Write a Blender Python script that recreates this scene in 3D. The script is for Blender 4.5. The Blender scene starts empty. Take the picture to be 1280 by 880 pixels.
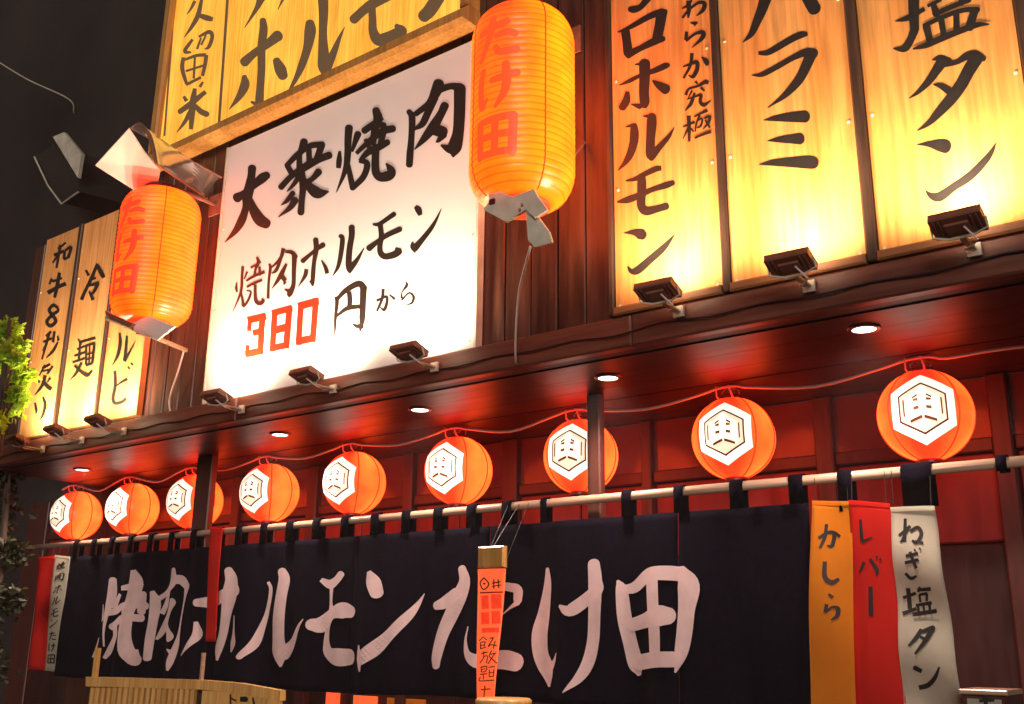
import bpy, math, random
import numpy as np
from mathutils import Vector, Matrix
random.seed(7)
PI = math.pi
scene = bpy.context.scene
COL = scene.collection

# ------------------------------------------------------------------ camera
F_PX, YAW, PITCH, ROLL = 1272.95, math.radians(37.851), math.radians(15.892), math.radians(0.695)
EYE = Vector((0, 0, 1.6))
_f = Vector((-math.sin(YAW) * math.cos(PITCH), math.cos(YAW) * math.cos(PITCH), math.sin(PITCH)))
_r0 = Vector((math.cos(YAW), math.sin(YAW), 0)); _u0 = _r0.cross(_f)
_r = _r0 * math.cos(ROLL) + _u0 * math.sin(ROLL); _u = -_r0 * math.sin(ROLL) + _u0 * math.cos(ROLL)
cam_d = bpy.data.cameras.new("camera"); cam = bpy.data.objects.new("camera", cam_d); COL.objects.link(cam)
cam.matrix_world = Matrix(((_r.x, _u.x, -_f.x, EYE.x), (_r.y, _u.y, -_f.y, EYE.y), (_r.z, _u.z, -_f.z, EYE.z), (0, 0, 0, 1)))
cam_d.sensor_width = 36; cam_d.lens = 36 * F_PX / 1280; cam_d.clip_start = .05; cam_d.clip_end = 300
scene.camera = cam

# ------------------------------------------------------------------ night world and exposure
w = bpy.data.worlds.new("World"); scene.world = w; w.use_nodes = True
wn = w.node_tree.nodes; wl = w.node_tree.links
sky = wn.new('ShaderNodeTexSky'); sky.sky_type = 'NISHITA'; sky.sun_disc = False
sky.sun_elevation = math.radians(-4); sky.sun_rotation = math.radians(200)
glow = wn.new('ShaderNodeRGB'); glow.outputs[0].default_value = (.022, .014, .013, 1)   # town glow on a night sky
addn = wn.new('ShaderNodeMixRGB'); addn.blend_type = 'ADD'; addn.inputs[0].default_value = .02
wl.new(glow.outputs[0], addn.inputs[1]); wl.new(sky.outputs[0], addn.inputs[2])
wl.new(addn.outputs[0], wn['Background'].inputs[0]); wn['Background'].inputs[1].default_value = 1.0
sd = bpy.data.lights.new('sun', 'SUN'); sd.energy = 1.55; sd.angle = math.radians(25); sd.color = (1, .84, .76)   # faint light of the street behind the viewer
sun = bpy.data.objects.new('sun', sd); COL.objects.link(sun)
sun.rotation_mode = 'QUATERNION'; sun.rotation_quaternion = Vector((0, 0, -1)).rotation_difference(Vector((-.45, .86, -.20)).normalized())
vs = scene.view_settings; vs.view_transform = 'Standard'; vs.look = 'None'; vs.exposure = 0; vs.gamma = 1; vs.use_curve_mapping = False
scene.cycles.use_denoising = True
scene.cycles.max_bounces = 6; scene.cycles.diffuse_bounces = 4; scene.cycles.sample_clamp_indirect = 6
scene.cycles.caustics_reflective = False; scene.cycles.caustics_refractive = False
LAMP = (1, .74, .50)          # warm white of the sign floodlights
SPOT_W = 46.0
HAZE = .0055
DOWN_W = 48.0

# ------------------------------------------------------------------ projection helper: a photo measurement to a point on the plane y = Y
def at(px, py, Y=None, Z=None, X=None):
    d = _r * ((px - 640) / F_PX) + _u * (-(py - 440) / F_PX) + _f
    if Y is not None: t = (Y - EYE.y) / d.y
    elif Z is not None: t = (Z - EYE.z) / d.z
    else: t = (X - EYE.x) / d.x
    return EYE + d * t
def depth(p): return (Vector(p) - EYE).dot(_f)

# ------------------------------------------------------------------ mesh helpers
class MB:
    def __init__(s): s.v = []; s.f = []
    def box(s, x0, x1, y0, y1, z0, z1, b=0):
        if b:
            return s.bbox(x0, x1, y0, y1, z0, z1, b)
        n = len(s.v)
        s.v += [(x0,y0,z0),(x1,y0,z0),(x1,y1,z0),(x0,y1,z0),(x0,y0,z1),(x1,y0,z1),(x1,y1,z1),(x0,y1,z1)]
        s.f += [tuple(n+i for i in q) for q in ((0,3,2,1),(4,5,6,7),(0,1,5,4),(1,2,6,5),(2,3,7,6),(3,0,4,7))]
        return s
    def bbox(s, x0, x1, y0, y1, z0, z1, b):     # box with its front (-y) edges bevelled
        n = len(s.v)
        s.v += [(x0,y1,z0),(x1,y1,z0),(x1,y1,z1),(x0,y1,z1),
                (x0,y0+b,z0),(x1,y0+b,z0),(x1,y0+b,z1),(x0,y0+b,z1),
                (x0+b,y0,z0+b),(x1-b,y0,z0+b),(x1-b,y0,z1-b),(x0+b,y0,z1-b)]
        q = [(0,3,2,1),(8,9,10,11)]
        for i in range(4):
            j = (i+1) % 4
            q += [(i, j, 4+j, 4+i), (4+i, 4+j, 8+j, 8+i)]
        s.f += [tuple(n+i for i in k) for k in q]
        return s
    def tube(s, pts, r, seg=8, caps=True):
        pts = [Vector(p) for p in pts]; rings = []
        up = Vector((.12, .31, 1)).normalized()
        for i, p in enumerate(pts):
            a = pts[max(i-1, 0)]; c = pts[min(i+1, len(pts)-1)]; t = (c-a).normalized()
            e1 = t.cross(up)
            if e1.length < .05: e1 = t.cross(Vector((1, .2, 0)))
            e1.normalize(); e2 = t.cross(e1)
            rr = r[i] if isinstance(r, (list, tuple)) else r
            n = len(s.v); rings.append(n)
            for k in range(seg):
                q = p + e1*math.cos(2*PI*k/seg)*rr + e2*math.sin(2*PI*k/seg)*rr
                s.v.append(tuple(q))
        for a, c in zip(rings, rings[1:]):
            for k in range(seg): s.f.append((a+k, a+(k+1)%seg, c+(k+1)%seg, c+k))
        if caps:
            s.f.append(tuple(rings[0]+k for k in range(seg))[::-1]); s.f.append(tuple(rings[-1]+k for k in range(seg)))
        return s
    def lathe(s, prof, seg=32, c=(0, 0), fn=None):       # prof: (r, z)
        n = len(s.v)
        for (r, z) in prof:
            for k in range(seg):
                a = 2*PI*k/seg
                rr = fn(a, r, z) if fn else r
                s.v.append((c[0]+rr*math.cos(a), c[1]+rr*math.sin(a), z))
        for i in range(len(prof)-1):
            for k in range(seg):
                s.f.append((n+i*seg+k, n+i*seg+(k+1)%seg, n+(i+1)*seg+(k+1)%seg, n+(i+1)*seg+k))
        return s
    def grid(s, P, thick=None):                           # P[i][j] points; optional thickness vector
        n = len(s.v); R = len(P); Cn = len(P[0])
        for row in P:
            for p in row: s.v.append(tuple(p))
        for i in range(R-1):
            for j in range(Cn-1):
                s.f.append((n+i*Cn+j, n+i*Cn+j+1, n+(i+1)*Cn+j+1, n+(i+1)*Cn+j))
        if thick:
            t = Vector(thick); m = len(s.v)
            for row in P:
                for p in row: s.v.append(tuple(Vector(p)+t))
            for i in range(R-1):
                for j in range(Cn-1):
                    s.f.append((m+i*Cn+j, m+(i+1)*Cn+j, m+(i+1)*Cn+j+1, m+i*Cn+j+1))
            edge = [(0, j) for j in range(Cn)] + [(i, Cn-1) for i in range(1, R)] + [(R-1, j) for j in range(Cn-2, -1, -1)] + [(i, 0) for i in range(R-2, 0, -1)]
            for k in range(len(edge)):
                a = edge[k]; b = edge[(k+1) % len(edge)]
                ia = a[0]*Cn+a[1]; ib = b[0]*Cn+b[1]
                s.f.append((n+ia, m+ia, m+ib, n+ib))
        return s
    def prism(s, poly, t):                                # polygon extruded by vector t
        n = len(s.v); k = len(poly); t = Vector(t)
        s.v += [tuple(p) for p in poly] + [tuple(Vector(p)+t) for p in poly]
        s.f.append(tuple(range(n, n+k))); s.f.append(tuple(range(n+k, n+2*k))[::-1])
        for i in range(k):
            j = (i+1) % k; s.f.append((n+i, n+k+i, n+k+j, n+j))
        return s
    def shift(s, d):
        s.v = [(a+d[0], b+d[1], c+d[2]) for a, b, c in s.v]; return s
    def rot(s, M):
        s.v = [tuple(M @ Vector(p)) for p in s.v]; return s
    def build(s, name, m, parent=None, smooth=False, rel=True):
        """rel: vertices are world coordinates; move them into the parent's frame"""
        v = s.v
        if parent is not None and rel:
            l = parent['_o'] if '_o' in parent else parent.location
            v = [(a-l[0], b-l[1], c-l[2]) for a, b, c in v]
        me = bpy.data.meshes.new(name); me.from_pydata(v, [], s.f); me.validate()
        if smooth:
            me.polygons.foreach_set('use_smooth', [True]*len(me.polygons))
        me.materials.append(m)
        o = bpy.data.objects.new(name, me); COL.objects.link(o)
        if parent is not None: o.parent = parent
        return o

def tag(o, label=None, cat=None, group=None, kind=None):
    if label: o['label'] = label
    if cat: o['category'] = cat
    if group: o['group'] = group
    if kind: o['kind'] = kind
    return o
def thing(name, label, cat, loc=(0, 0, 0), group=None, rz=0):
    o = bpy.data.objects.new(name, None); COL.objects.link(o); o.location = loc; o.rotation_euler.z = rz
    o.empty_display_size = .05
    return tag(o, label, cat, group)
def light(name, kind, parent, loc, col, energy, **kw):
    d = bpy.data.lights.new(name, kind); d.color = col; d.energy = energy
    for k, v_ in kw.items(): setattr(d, k, v_)
    o = bpy.data.objects.new(name, d); COL.objects.link(o); o.parent = parent; o.location = loc
    return o
def copy_tree(o, parent=None):
    c = o.copy(); COL.objects.link(c)
    if parent is not None: c.parent = parent
    for ch in list(o.children): copy_tree(ch, c)
    return c

# ------------------------------------------------------------------ materials
def mat(name, col, rough=.6, metal=0, emit=None, es=0, spec=.5, noise=None, bump=None, trans=0, alpha=None, transl=0):
    m = bpy.data.materials.new(name); m.use_nodes = True
    nt = m.node_tree; b = nt.nodes['Principled BSDF']
    b.inputs['Base Color'].default_value = (*col, 1); b.inputs['Roughness'].default_value = rough
    b.inputs['Metallic'].default_value = metal; b.inputs['Specular IOR Level'].default_value = spec
    if emit: b.inputs['Emission Color'].default_value = (*emit, 1); b.inputs['Emission Strength'].default_value = es
    if trans: b.inputs['Transmission Weight'].default_value = trans
    if transl:  # thin cloth or leaf: part of the light goes through
        tr = nt.nodes.new('ShaderNodeBsdfTranslucent'); tr.inputs[0].default_value = (*col, 1); ms = nt.nodes.new('ShaderNodeMixShader'); ms.inputs[0].default_value = transl
        nt.links.new(b.outputs[0], ms.inputs[1]); nt.links.new(tr.outputs[0], ms.inputs[2]); nt.links.new(ms.outputs[0], nt.nodes['Material Output'].inputs[0])
    if noise:   # (scale xyz, amount) multiplies the base colour
        sc, amt = noise
        tc = nt.nodes.new('ShaderNodeTexCoord'); mp = nt.nodes.new('ShaderNodeMapping'); mp.inputs['Scale'].default_value = sc
        nz = nt.nodes.new('ShaderNodeTexNoise'); nz.inputs['Scale'].default_value = 1; nz.inputs['Detail'].default_value = 5; nz.inputs['Roughness'].default_value = .6
        mr = nt.nodes.new('ShaderNodeMapRange'); mr.inputs[1].default_value = .3; mr.inputs[2].default_value = .7
        mr.inputs[3].default_value = 1-amt; mr.inputs[4].default_value = 1+amt*.5
        mx = nt.nodes.new('ShaderNodeMixRGB'); mx.blend_type = 'MULTIPLY'; mx.inputs[0].default_value = 1
        mx.inputs[1].default_value = (*col, 1)
        oi = nt.nodes.new('ShaderNodeObjectInfo'); va = nt.nodes.new('ShaderNodeVectorMath'); va.operation = 'ADD'
        sc2 = nt.nodes.new('ShaderNodeVectorMath'); sc2.operation = 'SCALE'; sc2.inputs[3].default_value = 17
        L = nt.links.new
        L(oi.outputs['Random'], sc2.inputs[0]); L(tc.outputs['Object'], va.inputs[0]); L(sc2.outputs[0], va.inputs[1])
        L(va.outputs[0], mp.inputs[0]); L(mp.outputs[0], nz.inputs[0]); L(nz.outputs[0], mr.inputs[0])
        L(mr.outputs[0], mx.inputs[2]); L(mx.outputs[0], b.inputs['Base Color'])
        if bump:
            bp = nt.nodes.new('ShaderNodeBump'); bp.inputs['Strength'].default_value = bump; bp.inputs['Distance'].default_value = .004
            L(nz.outputs[0], bp.inputs['Height']); L(bp.outputs[0], b.inputs['Normal'])
            rr = nt.nodes.new('ShaderNodeMapRange'); rr.inputs[3].default_value = max(.05, rough-.12); rr.inputs[4].default_value = min(1, rough+.15)
            L(nz.outputs[0], rr.inputs[0]); L(rr.outputs[0], b.inputs['Roughness'])
    return m

def wood_board(name, c1, c2, rough=.5, glow=0):
    """pale sign board: long grain, darker streaks and a few knots"""
    m = bpy.data.materials.new(name); m.use_nodes = True; nt = m.node_tree; L = nt.links.new; N = nt.nodes.new
    b = nt.nodes['Principled BSDF']; b.inputs['Roughness'].default_value = rough
    tc = N('ShaderNodeTexCoord'); oi = N('ShaderNodeObjectInfo'); sc2 = N('ShaderNodeVectorMath'); sc2.operation = 'SCALE'; sc2.inputs[3].default_value = 23
    va = N('ShaderNodeVectorMath'); va.operation = 'ADD'
    L(oi.outputs['Random'], sc2.inputs[0]); L(tc.outputs['Object'], va.inputs[0]); L(sc2.outputs[0], va.inputs[1])
    def nz(scale, det, dist=0):
        mp = N('ShaderNodeMapping'); mp.inputs['Scale'].default_value = scale; n = N('ShaderNodeTexNoise')
        n.inputs['Scale'].default_value = 1; n.inputs['Detail'].default_value = det; n.inputs['Distortion'].default_value = dist
        L(va.outputs[0], mp.inputs[0]); L(mp.outputs[0], n.inputs[0]); return n
    big = nz((9, 9, 1.3), 2, .6); fine = nz((75, 75, 3.5), 6, .2); blot = nz((4, 4, 4), 3)
    r1 = N('ShaderNodeMapRange'); r1.inputs[1].default_value = .35; r1.inputs[2].default_value = .68; L(big.outputs[0], r1.inputs[0])
    mx = N('ShaderNodeMixRGB'); mx.inputs[1].default_value = (*c1, 1); mx.inputs[2].default_value = (*c2, 1); L(r1.outputs[0], mx.inputs[0])
    r2 = N('ShaderNodeMapRange'); r2.inputs[1].default_value = .3; r2.inputs[2].default_value = .62; r2.inputs[3].default_value = .70; r2.inputs[4].default_value = 1.06
    L(fine.outputs[0], r2.inputs[0])
    m2 = N('ShaderNodeMixRGB'); m2.blend_type = 'MULTIPLY'; m2.inputs[0].default_value = 1; L(mx.outputs[0], m2.inputs[1]); L(r2.outputs[0], m2.inputs[2])
    r3 = N('ShaderNodeMapRange'); r3.inputs[1].default_value = .3; r3.inputs[2].default_value = .7; r3.inputs[3].default_value = .85; r3.inputs[4].default_value = 1.05
    L(blot.outputs[0], r3.inputs[0])
    m3 = N('ShaderNodeMixRGB'); m3.blend_type = 'MULTIPLY'; m3.inputs[0].default_value = 1; L(m2.outputs[0], m3.inputs[1]); L(r3.outputs[0], m3.inputs[2])
    L(m3.outputs[0], b.inputs['Base Color'])
    if glow:      # emission added to brighten the board; no lamp inside
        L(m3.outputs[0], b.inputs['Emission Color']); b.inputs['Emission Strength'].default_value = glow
    bp = N('ShaderNodeBump'); bp.inputs['Strength'].default_value = .25; bp.inputs['Distance'].default_value = .002
    L(fine.outputs[0], bp.inputs['Height']); L(bp.outputs[0], b.inputs['Normal'])
    return m

def lantern_mat(name, top, low, side, strength, z0, z1, az=0.0, gloss=.35, ribs=0):
    """lit paper / vinyl: emission shifts with height and towards the side panels, slightly mottled"""
    m = bpy.data.materials.new(name); m.use_nodes = True; nt = m.node_tree; L = nt.links.new; N = nt.nodes.new
    b = nt.nodes['Principled BSDF']; b.inputs['Base Color'].default_value = (.34, .05, .008, 1); b.inputs['Roughness'].default_value = gloss
    tc = N('ShaderNodeTexCoord'); sp = N('ShaderNodeSeparateXYZ'); L(tc.outputs['Object'], sp.inputs[0])
    mr = N('ShaderNodeMapRange'); mr.inputs[1].default_value = z0; mr.inputs[2].default_value = z1; L(sp.outputs[2], mr.inputs[0])
    mx = N('ShaderNodeMixRGB'); mx.inputs[1].default_value = (*low, 1); mx.inputs[2].default_value = (*top, 1); L(mr.outputs[0], mx.inputs[0])
    # towards +x (the side turned away from the shop sign face)
    at2 = N('ShaderNodeMath'); at2.operation = 'ARCTAN2'; L(sp.outputs[0], at2.inputs[0])
    ng = N('ShaderNodeMath'); ng.operation = 'MULTIPLY'; ng.inputs[1].default_value = -1; L(sp.outputs[1], ng.inputs[0]); L(ng.outputs[0], at2.inputs[1])
    ab = N('ShaderNodeMath'); ab.operation = 'ABSOLUTE'; L(at2.outputs[0], ab.inputs[0])
    m2 = N('ShaderNodeMapRange'); m2.inputs[1].default_value = .35; m2.inputs[2].default_value = 1.25; L(ab.outputs[0], m2.inputs[0])
    mx2 = N('ShaderNodeMixRGB'); mx2.inputs[2].default_value = (*side, 1); L(m2.outputs[0], mx2.inputs[0]); L(mx.outputs[0], mx2.inputs[1])
    oi = N('ShaderNodeObjectInfo'); ov = N('ShaderNodeVectorMath'); ov.operation = 'SCALE'; ov.inputs[3].default_value = 11; L(oi.outputs['Location'], ov.inputs[0])
    oa = N('ShaderNodeVectorMath'); oa.operation = 'ADD'; L(tc.outputs['Object'], oa.inputs[0]); L(ov.outputs[0], oa.inputs[1])
    nz = N('ShaderNodeTexNoise'); nz.inputs['Scale'].default_value = 7; nz.inputs['Detail'].default_value = 4; L(oa.outputs[0], nz.inputs[0])
    r = N('ShaderNodeMapRange'); r.inputs[1].default_value = .25; r.inputs[2].default_value = .75; r.inputs[3].default_value = .55; r.inputs[4].default_value = 1.45; L(nz.outputs[0], r.inputs[0])
    m3 = N('ShaderNodeMixRGB'); m3.blend_type = 'MULTIPLY'; m3.inputs[0].default_value = 1; L(mx2.outputs[0], m3.inputs[1]); L(r.outputs[0], m3.inputs[2])
    out = m3
    if ribs:
        wv = N('ShaderNodeMath'); wv.operation = 'MULTIPLY'; wv.inputs[1].default_value = 2*PI*ribs/(z1-z0); L(sp.outputs[2], wv.inputs[0])
        cs = N('ShaderNodeMath'); cs.operation = 'COSINE'; L(wv.outputs[0], cs.inputs[0])
        rr = N('ShaderNodeMapRange'); rr.inputs[1].default_value = .55; rr.inputs[2].default_value = 1; rr.inputs[3].default_value = 1; rr.inputs[4].default_value = .62
        L(cs.outputs[0], rr.inputs[0])
        m4 = N('ShaderNodeMixRGB'); m4.blend_type = 'MULTIPLY'; m4.inputs[0].default_value = 1; L(m3.outputs[0], m4.inputs[1]); L(rr.outputs[0], m4.inputs[2]); out = m4
    L(out.outputs[0], b.inputs['Emission Color']); b.inputs['Emission Strength'].default_value = strength
    return m

M = {}
M['sign_wood'] = wood_board('sign_wood', (.82, .39, .11), (.78, .29, .060))
M['left_wood'] = wood_board('left_sign_wood', (.82, .42, .15), (.78, .33, .09))
M['gold'] = wood_board('gold_sign_face', (.86, .43, .055), (.78, .34, .035), rough=.3, glow=1.25)  # face given its own glow to look lit; no lamp behind it
M['gold_frame'] = wood_board('gold_sign_frame', (.62, .33, .09), (.5, .25, .06), rough=.22)
M['white_panel'] = mat('white_sign_panel', (.82, .81, .79), .35, noise=((3, 3, 3), .05))
M['ink'] = mat('black_lettering', (.016, .012, .010), .5, noise=((40, 40, 40), .35))
M['gold_ink'] = mat('grey_lettering', (.15, .095, .05), .4, emit=(.20, .12, .055), es=.4, noise=((20, 20, 20), .2))  # ink glows faintly along with the face, added brightness only
M['red_ink'] = mat('red_lettering', (.55, .03, .010), .4, noise=((12, 12, 12), .2))
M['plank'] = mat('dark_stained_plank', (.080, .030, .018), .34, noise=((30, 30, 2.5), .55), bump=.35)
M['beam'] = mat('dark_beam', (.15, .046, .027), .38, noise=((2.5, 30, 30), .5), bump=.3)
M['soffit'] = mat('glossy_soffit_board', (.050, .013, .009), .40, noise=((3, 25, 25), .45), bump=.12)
M['shade_strip'] = mat('shade_strip_wood', (.22, .085, .03), .5, noise=((3, 30, 30), .4), bump=.3)  # darker wood colour standing for shade at the foot of the signs
M['frame_black'] = mat('black_wood_strip', (.055, .028, .018), .4, noise=((40, 40, 3), .5), bump=.3)
M['post'] = mat('dark_post', (.09, .03, .02), .4, noise=((40, 40, 3), .5), bump=.3)
M['back_wood'] = mat('red_brown_door_wood', (.075, .016, .010), .45, noise=((30, 30, 3), .4), bump=.3)
M['back_red'] = mat('red_panel', (.20, .009, .006), .45, noise=((20, 20, 3), .3), bump=.2)
M['back_panel'] = mat('dark_red_panel', (.034, .008, .006), .4, noise=((20, 20, 3), .4), bump=.2)
M['noren'] = mat('navy_cotton', (.005, .0035, .008), .95, spec=.05, noise=((60, 60, 60), .35), bump=.3)
M['noren_white'] = mat('white_dyed_cotton', (.90, .66, .63), .9, spec=.15, transl=.3, noise=((14, 14, 14), .16))  # white cloth; the warm pink of the light is put into its colour
M['pole'] = mat('pale_pole', (.50, .32, .21), .28, noise=((3, 60, 60), .25))
M['metal'] = mat('grey_metal', (.70, .66, .52), .5, metal=0, noise=((9, 9, 9), .3), bump=.1)
M['metal_white'] = mat('white_painted_plate', (.80, .78, .70), .4, noise=((6, 6, 6), .08))
M['dark_metal'] = mat('dark_lamp_housing', (.26, .10, .06), .45, metal=0, noise=((20, 20, 20), .3))
M['cable'] = mat('pale_cable', (.85, .70, .64), .4)
M['black'] = mat('black_cord', (.02, .015, .014), .5)
M['cap'] = mat('dark_red_cap', (.10, .015, .01), .35)
M['acrylic'] = mat('smoky_acrylic', (.50, .42, .40), .12, trans=.72)
M['glass'] = mat('door_glass', (.30, .08, .07), .16, trans=.55)
M['lampglass'] = mat('lamp_glass', (.9, .9, .9), .2, emit=LAMP, es=40)
M['down'] = mat('downlight_lens', (.9, .9, .9), .2, emit=(1, .9, .78), es=6)
M['trim'] = mat('downlight_trim', (.30, .14, .10), .3, metal=.4)
M['gold_lit'] = wood_board('golden_lit_wood', (.85, .50, .16), (.75, .40, .11), rough=.35)  # brighter copy of the frame wood, its lit look put into the colour
M['leaf_shaded'] = mat('shaded_leaf', (.035, .045, .012), .5, noise=((25, 25, 25), .5))  # leaves out of the light; the shade is put into their colour
M['leaf'] = mat('leaf', (.42, .66, .05), .45, transl=.6, noise=((25, 25, 25), .55))  # lit leaves; part of the lamp brightness is in the colour
M['bark'] = mat('bark', (.07, .05, .035), .9, noise=((30, 30, 8), .5), bump=.5)
M['asphalt'] = mat('asphalt', (.05, .05, .052), .85, noise=((60, 60, 60), .4), bump=.5)
M['paving'] = mat('paving', (.16, .145, .13), .8, noise=((12, 12, 12), .3), bump=.3)
M['stucco'] = mat('neighbour_render', (.024, .019, .018), .9, noise=((.45, .45, .45), .95), bump=.4)  # broad patchy tone painted on the wall for drifting smoke
M['banner_yellow'] = mat('yellow_banner_cloth', (.92, .38, .012), .8, transl=.6, noise=((7, 7, 4), .2))
M['banner_red'] = mat('red_banner_cloth', (.80, .022, .008), .8, transl=.6, noise=((7, 7, 4), .2))
M['banner_white'] = mat('cream_banner_cloth', (.74, .72, .58), .75, transl=.6, noise=((7, 7, 4), .2))
M['banner_orange'] = mat('orange_paper', (.86, .17, .05), .6, emit=(1, .10, .028), es=.75, noise=((7, 7, 4), .15))  # plain paper with added glow to look lit, not a lamp
M['red_print'] = mat('red_print', (.8, .06, .02), .6, emit=(1, .035, .008), es=.6, noise=((60, 60, 60), .5))  # print shares the added glow of the paper
M['hex_white'] = mat('white_emblem', (.9, .9, .85), .4, emit=(1, .90, .72), es=1.15)
M['hex_tint'] = mat('tinted_emblem_field', (.9, .6, .45), .4, emit=(1, .74, .50), es=1.0)
M['hex_dark'] = mat('emblem_line', (.10, .02, .01), .5, emit=(.12, .02, .008), es=.5)
M['seam'] = mat('lantern_seam', (.35, .03, .01), .5, emit=(.75, .045, .006), es=1.0)
M['small'] = lantern_mat('round_lantern_vinyl', (5.0, .042, .010), (5.0, .062, .012), (4.6, .27, .035), 1.1, -.16, .16)
M['big_ink'] = mat('lantern_red_lettering', (.6, .04, .02), .35, emit=(1.6, .058, .012), es=1.0)
M['big_in'] = mat('lantern_inner_glow', (.5, .05, .02), .6, emit=(1, .055, .01), es=.85)
# ------------------------------------------------------------------ brush lettering
# each source block: (origin x, origin y, scale); strokes are lists of (x, y, width) measured on an enlargement of the lettering
def catmull(pts, n=5):
    if len(pts) < 3:
        a, b = pts; return [tuple(a[k]+(b[k]-a[k])*i/n for k in range(3)) for i in range(n+1)]
    P = [np.array(p, float) for p in pts]; P = [2*P[0]-P[1]] + P + [2*P[-1]-P[-2]]; out = []
    for i in range(1, len(P)-2):
        for k in range(n):
            t = k/n
            out.append(.5*((2*P[i])+(P[i+1]-P[i-1])*t+(2*P[i-1]-5*P[i]+4*P[i+1]-P[i+2])*t*t+(3*P[i]-P[i-1]-3*P[i+1]+P[i+2])*t**3))
    out.append(P[-2]); return [tuple(q) for q in out]
def stroke_into(mb, pts, fn, layer, straight=False):
    c = pts if straight else catmull(pts)
    if straight:
        a, b = pts[0], pts[-1]; c = [tuple(a[k]+(b[k]-a[k])*i/4 for k in range(3)) for i in range(5)]
    rows = []; m = len(c)
    for i in range(m):
        a = c[max(i-1, 0)]; b = c[min(i+1, m-1)]
        tx, ty = b[0]-a[0], b[1]-a[1]; l = math.hypot(tx, ty) or 1; tx /= l; ty /= l
        w_ = max(c[i][2], 1.0)/2
        x, y = c[i][0], c[i][1]
        if not straight and i == 0 and w_ > 3:
            for q in (.97, .8, .45):
                s = math.sqrt(1-q*q); ox, oy = x-tx*w_*q*.85, y-ty*w_*q*.85
                rows.append([(ox-ty*w_*s*k, oy+tx*w_*s*k) for k in (-1, -.5, 0, .5, 1)])
        rows.append([(x-ty*w_*k, y+tx*w_*k) for k in (-1, -.5, 0, .5, 1)])
        if not straight and i == m-1 and w_ > 3:
            for q in (.45, .8, .97):
                s = math.sqrt(1-q*q); ox, oy = x+tx*w_*q*.85, y+ty*w_*q*.85
                rows.append([(ox-ty*w_*s*k, oy+tx*w_*s*k) for k in (-1, -.5, 0, .5, 1)])
    mb.grid([[fn(px, py, layer) for px, py in row] for row in rows])
GC = [0]
def glyph(strokes, org, sc, fn, m, parent, straight=False, name='letter', fat=1.0):
    mb = MB(); GC[0] = (GC[0]+1) % 3
    for k, st in enumerate(strokes):
        k = k+GC[0]*.33
        s = [(org[0]+x/sc, org[1]+y/sc, w_/sc*fat) for x, y, w_ in st]
        stroke_into(mb, s, fn, k, straight)
    return mb.build(name, m, parent)
def boxed(strokes, cx, cy, w_, h_, lean=0.):     # the same brush strokes fitted into a small box
    xs_ = [p[0] for s in strokes for p in s]; ys_ = [p[1] for s in strokes for p in s]
    x0_, x1_, y0_, y1_ = min(xs_), max(xs_), min(ys_), max(ys_); sx = w_/(x1_-x0_); sy = h_/(y1_-y0_)
    return [[(cx+(x_-(x0_+x1_)/2)*sx-lean*(y_-(y0_+y1_)/2)*sy, cy+(y_-(y0_+y1_)/2)*sy, max(.5, q*(sx+sy)/2)) for x_, y_, q in s] for s in strokes]
def on_plane(Y):
    return lambda px, py, layer: at(px, py, Y=Y-.0007-layer*.00016)

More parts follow.
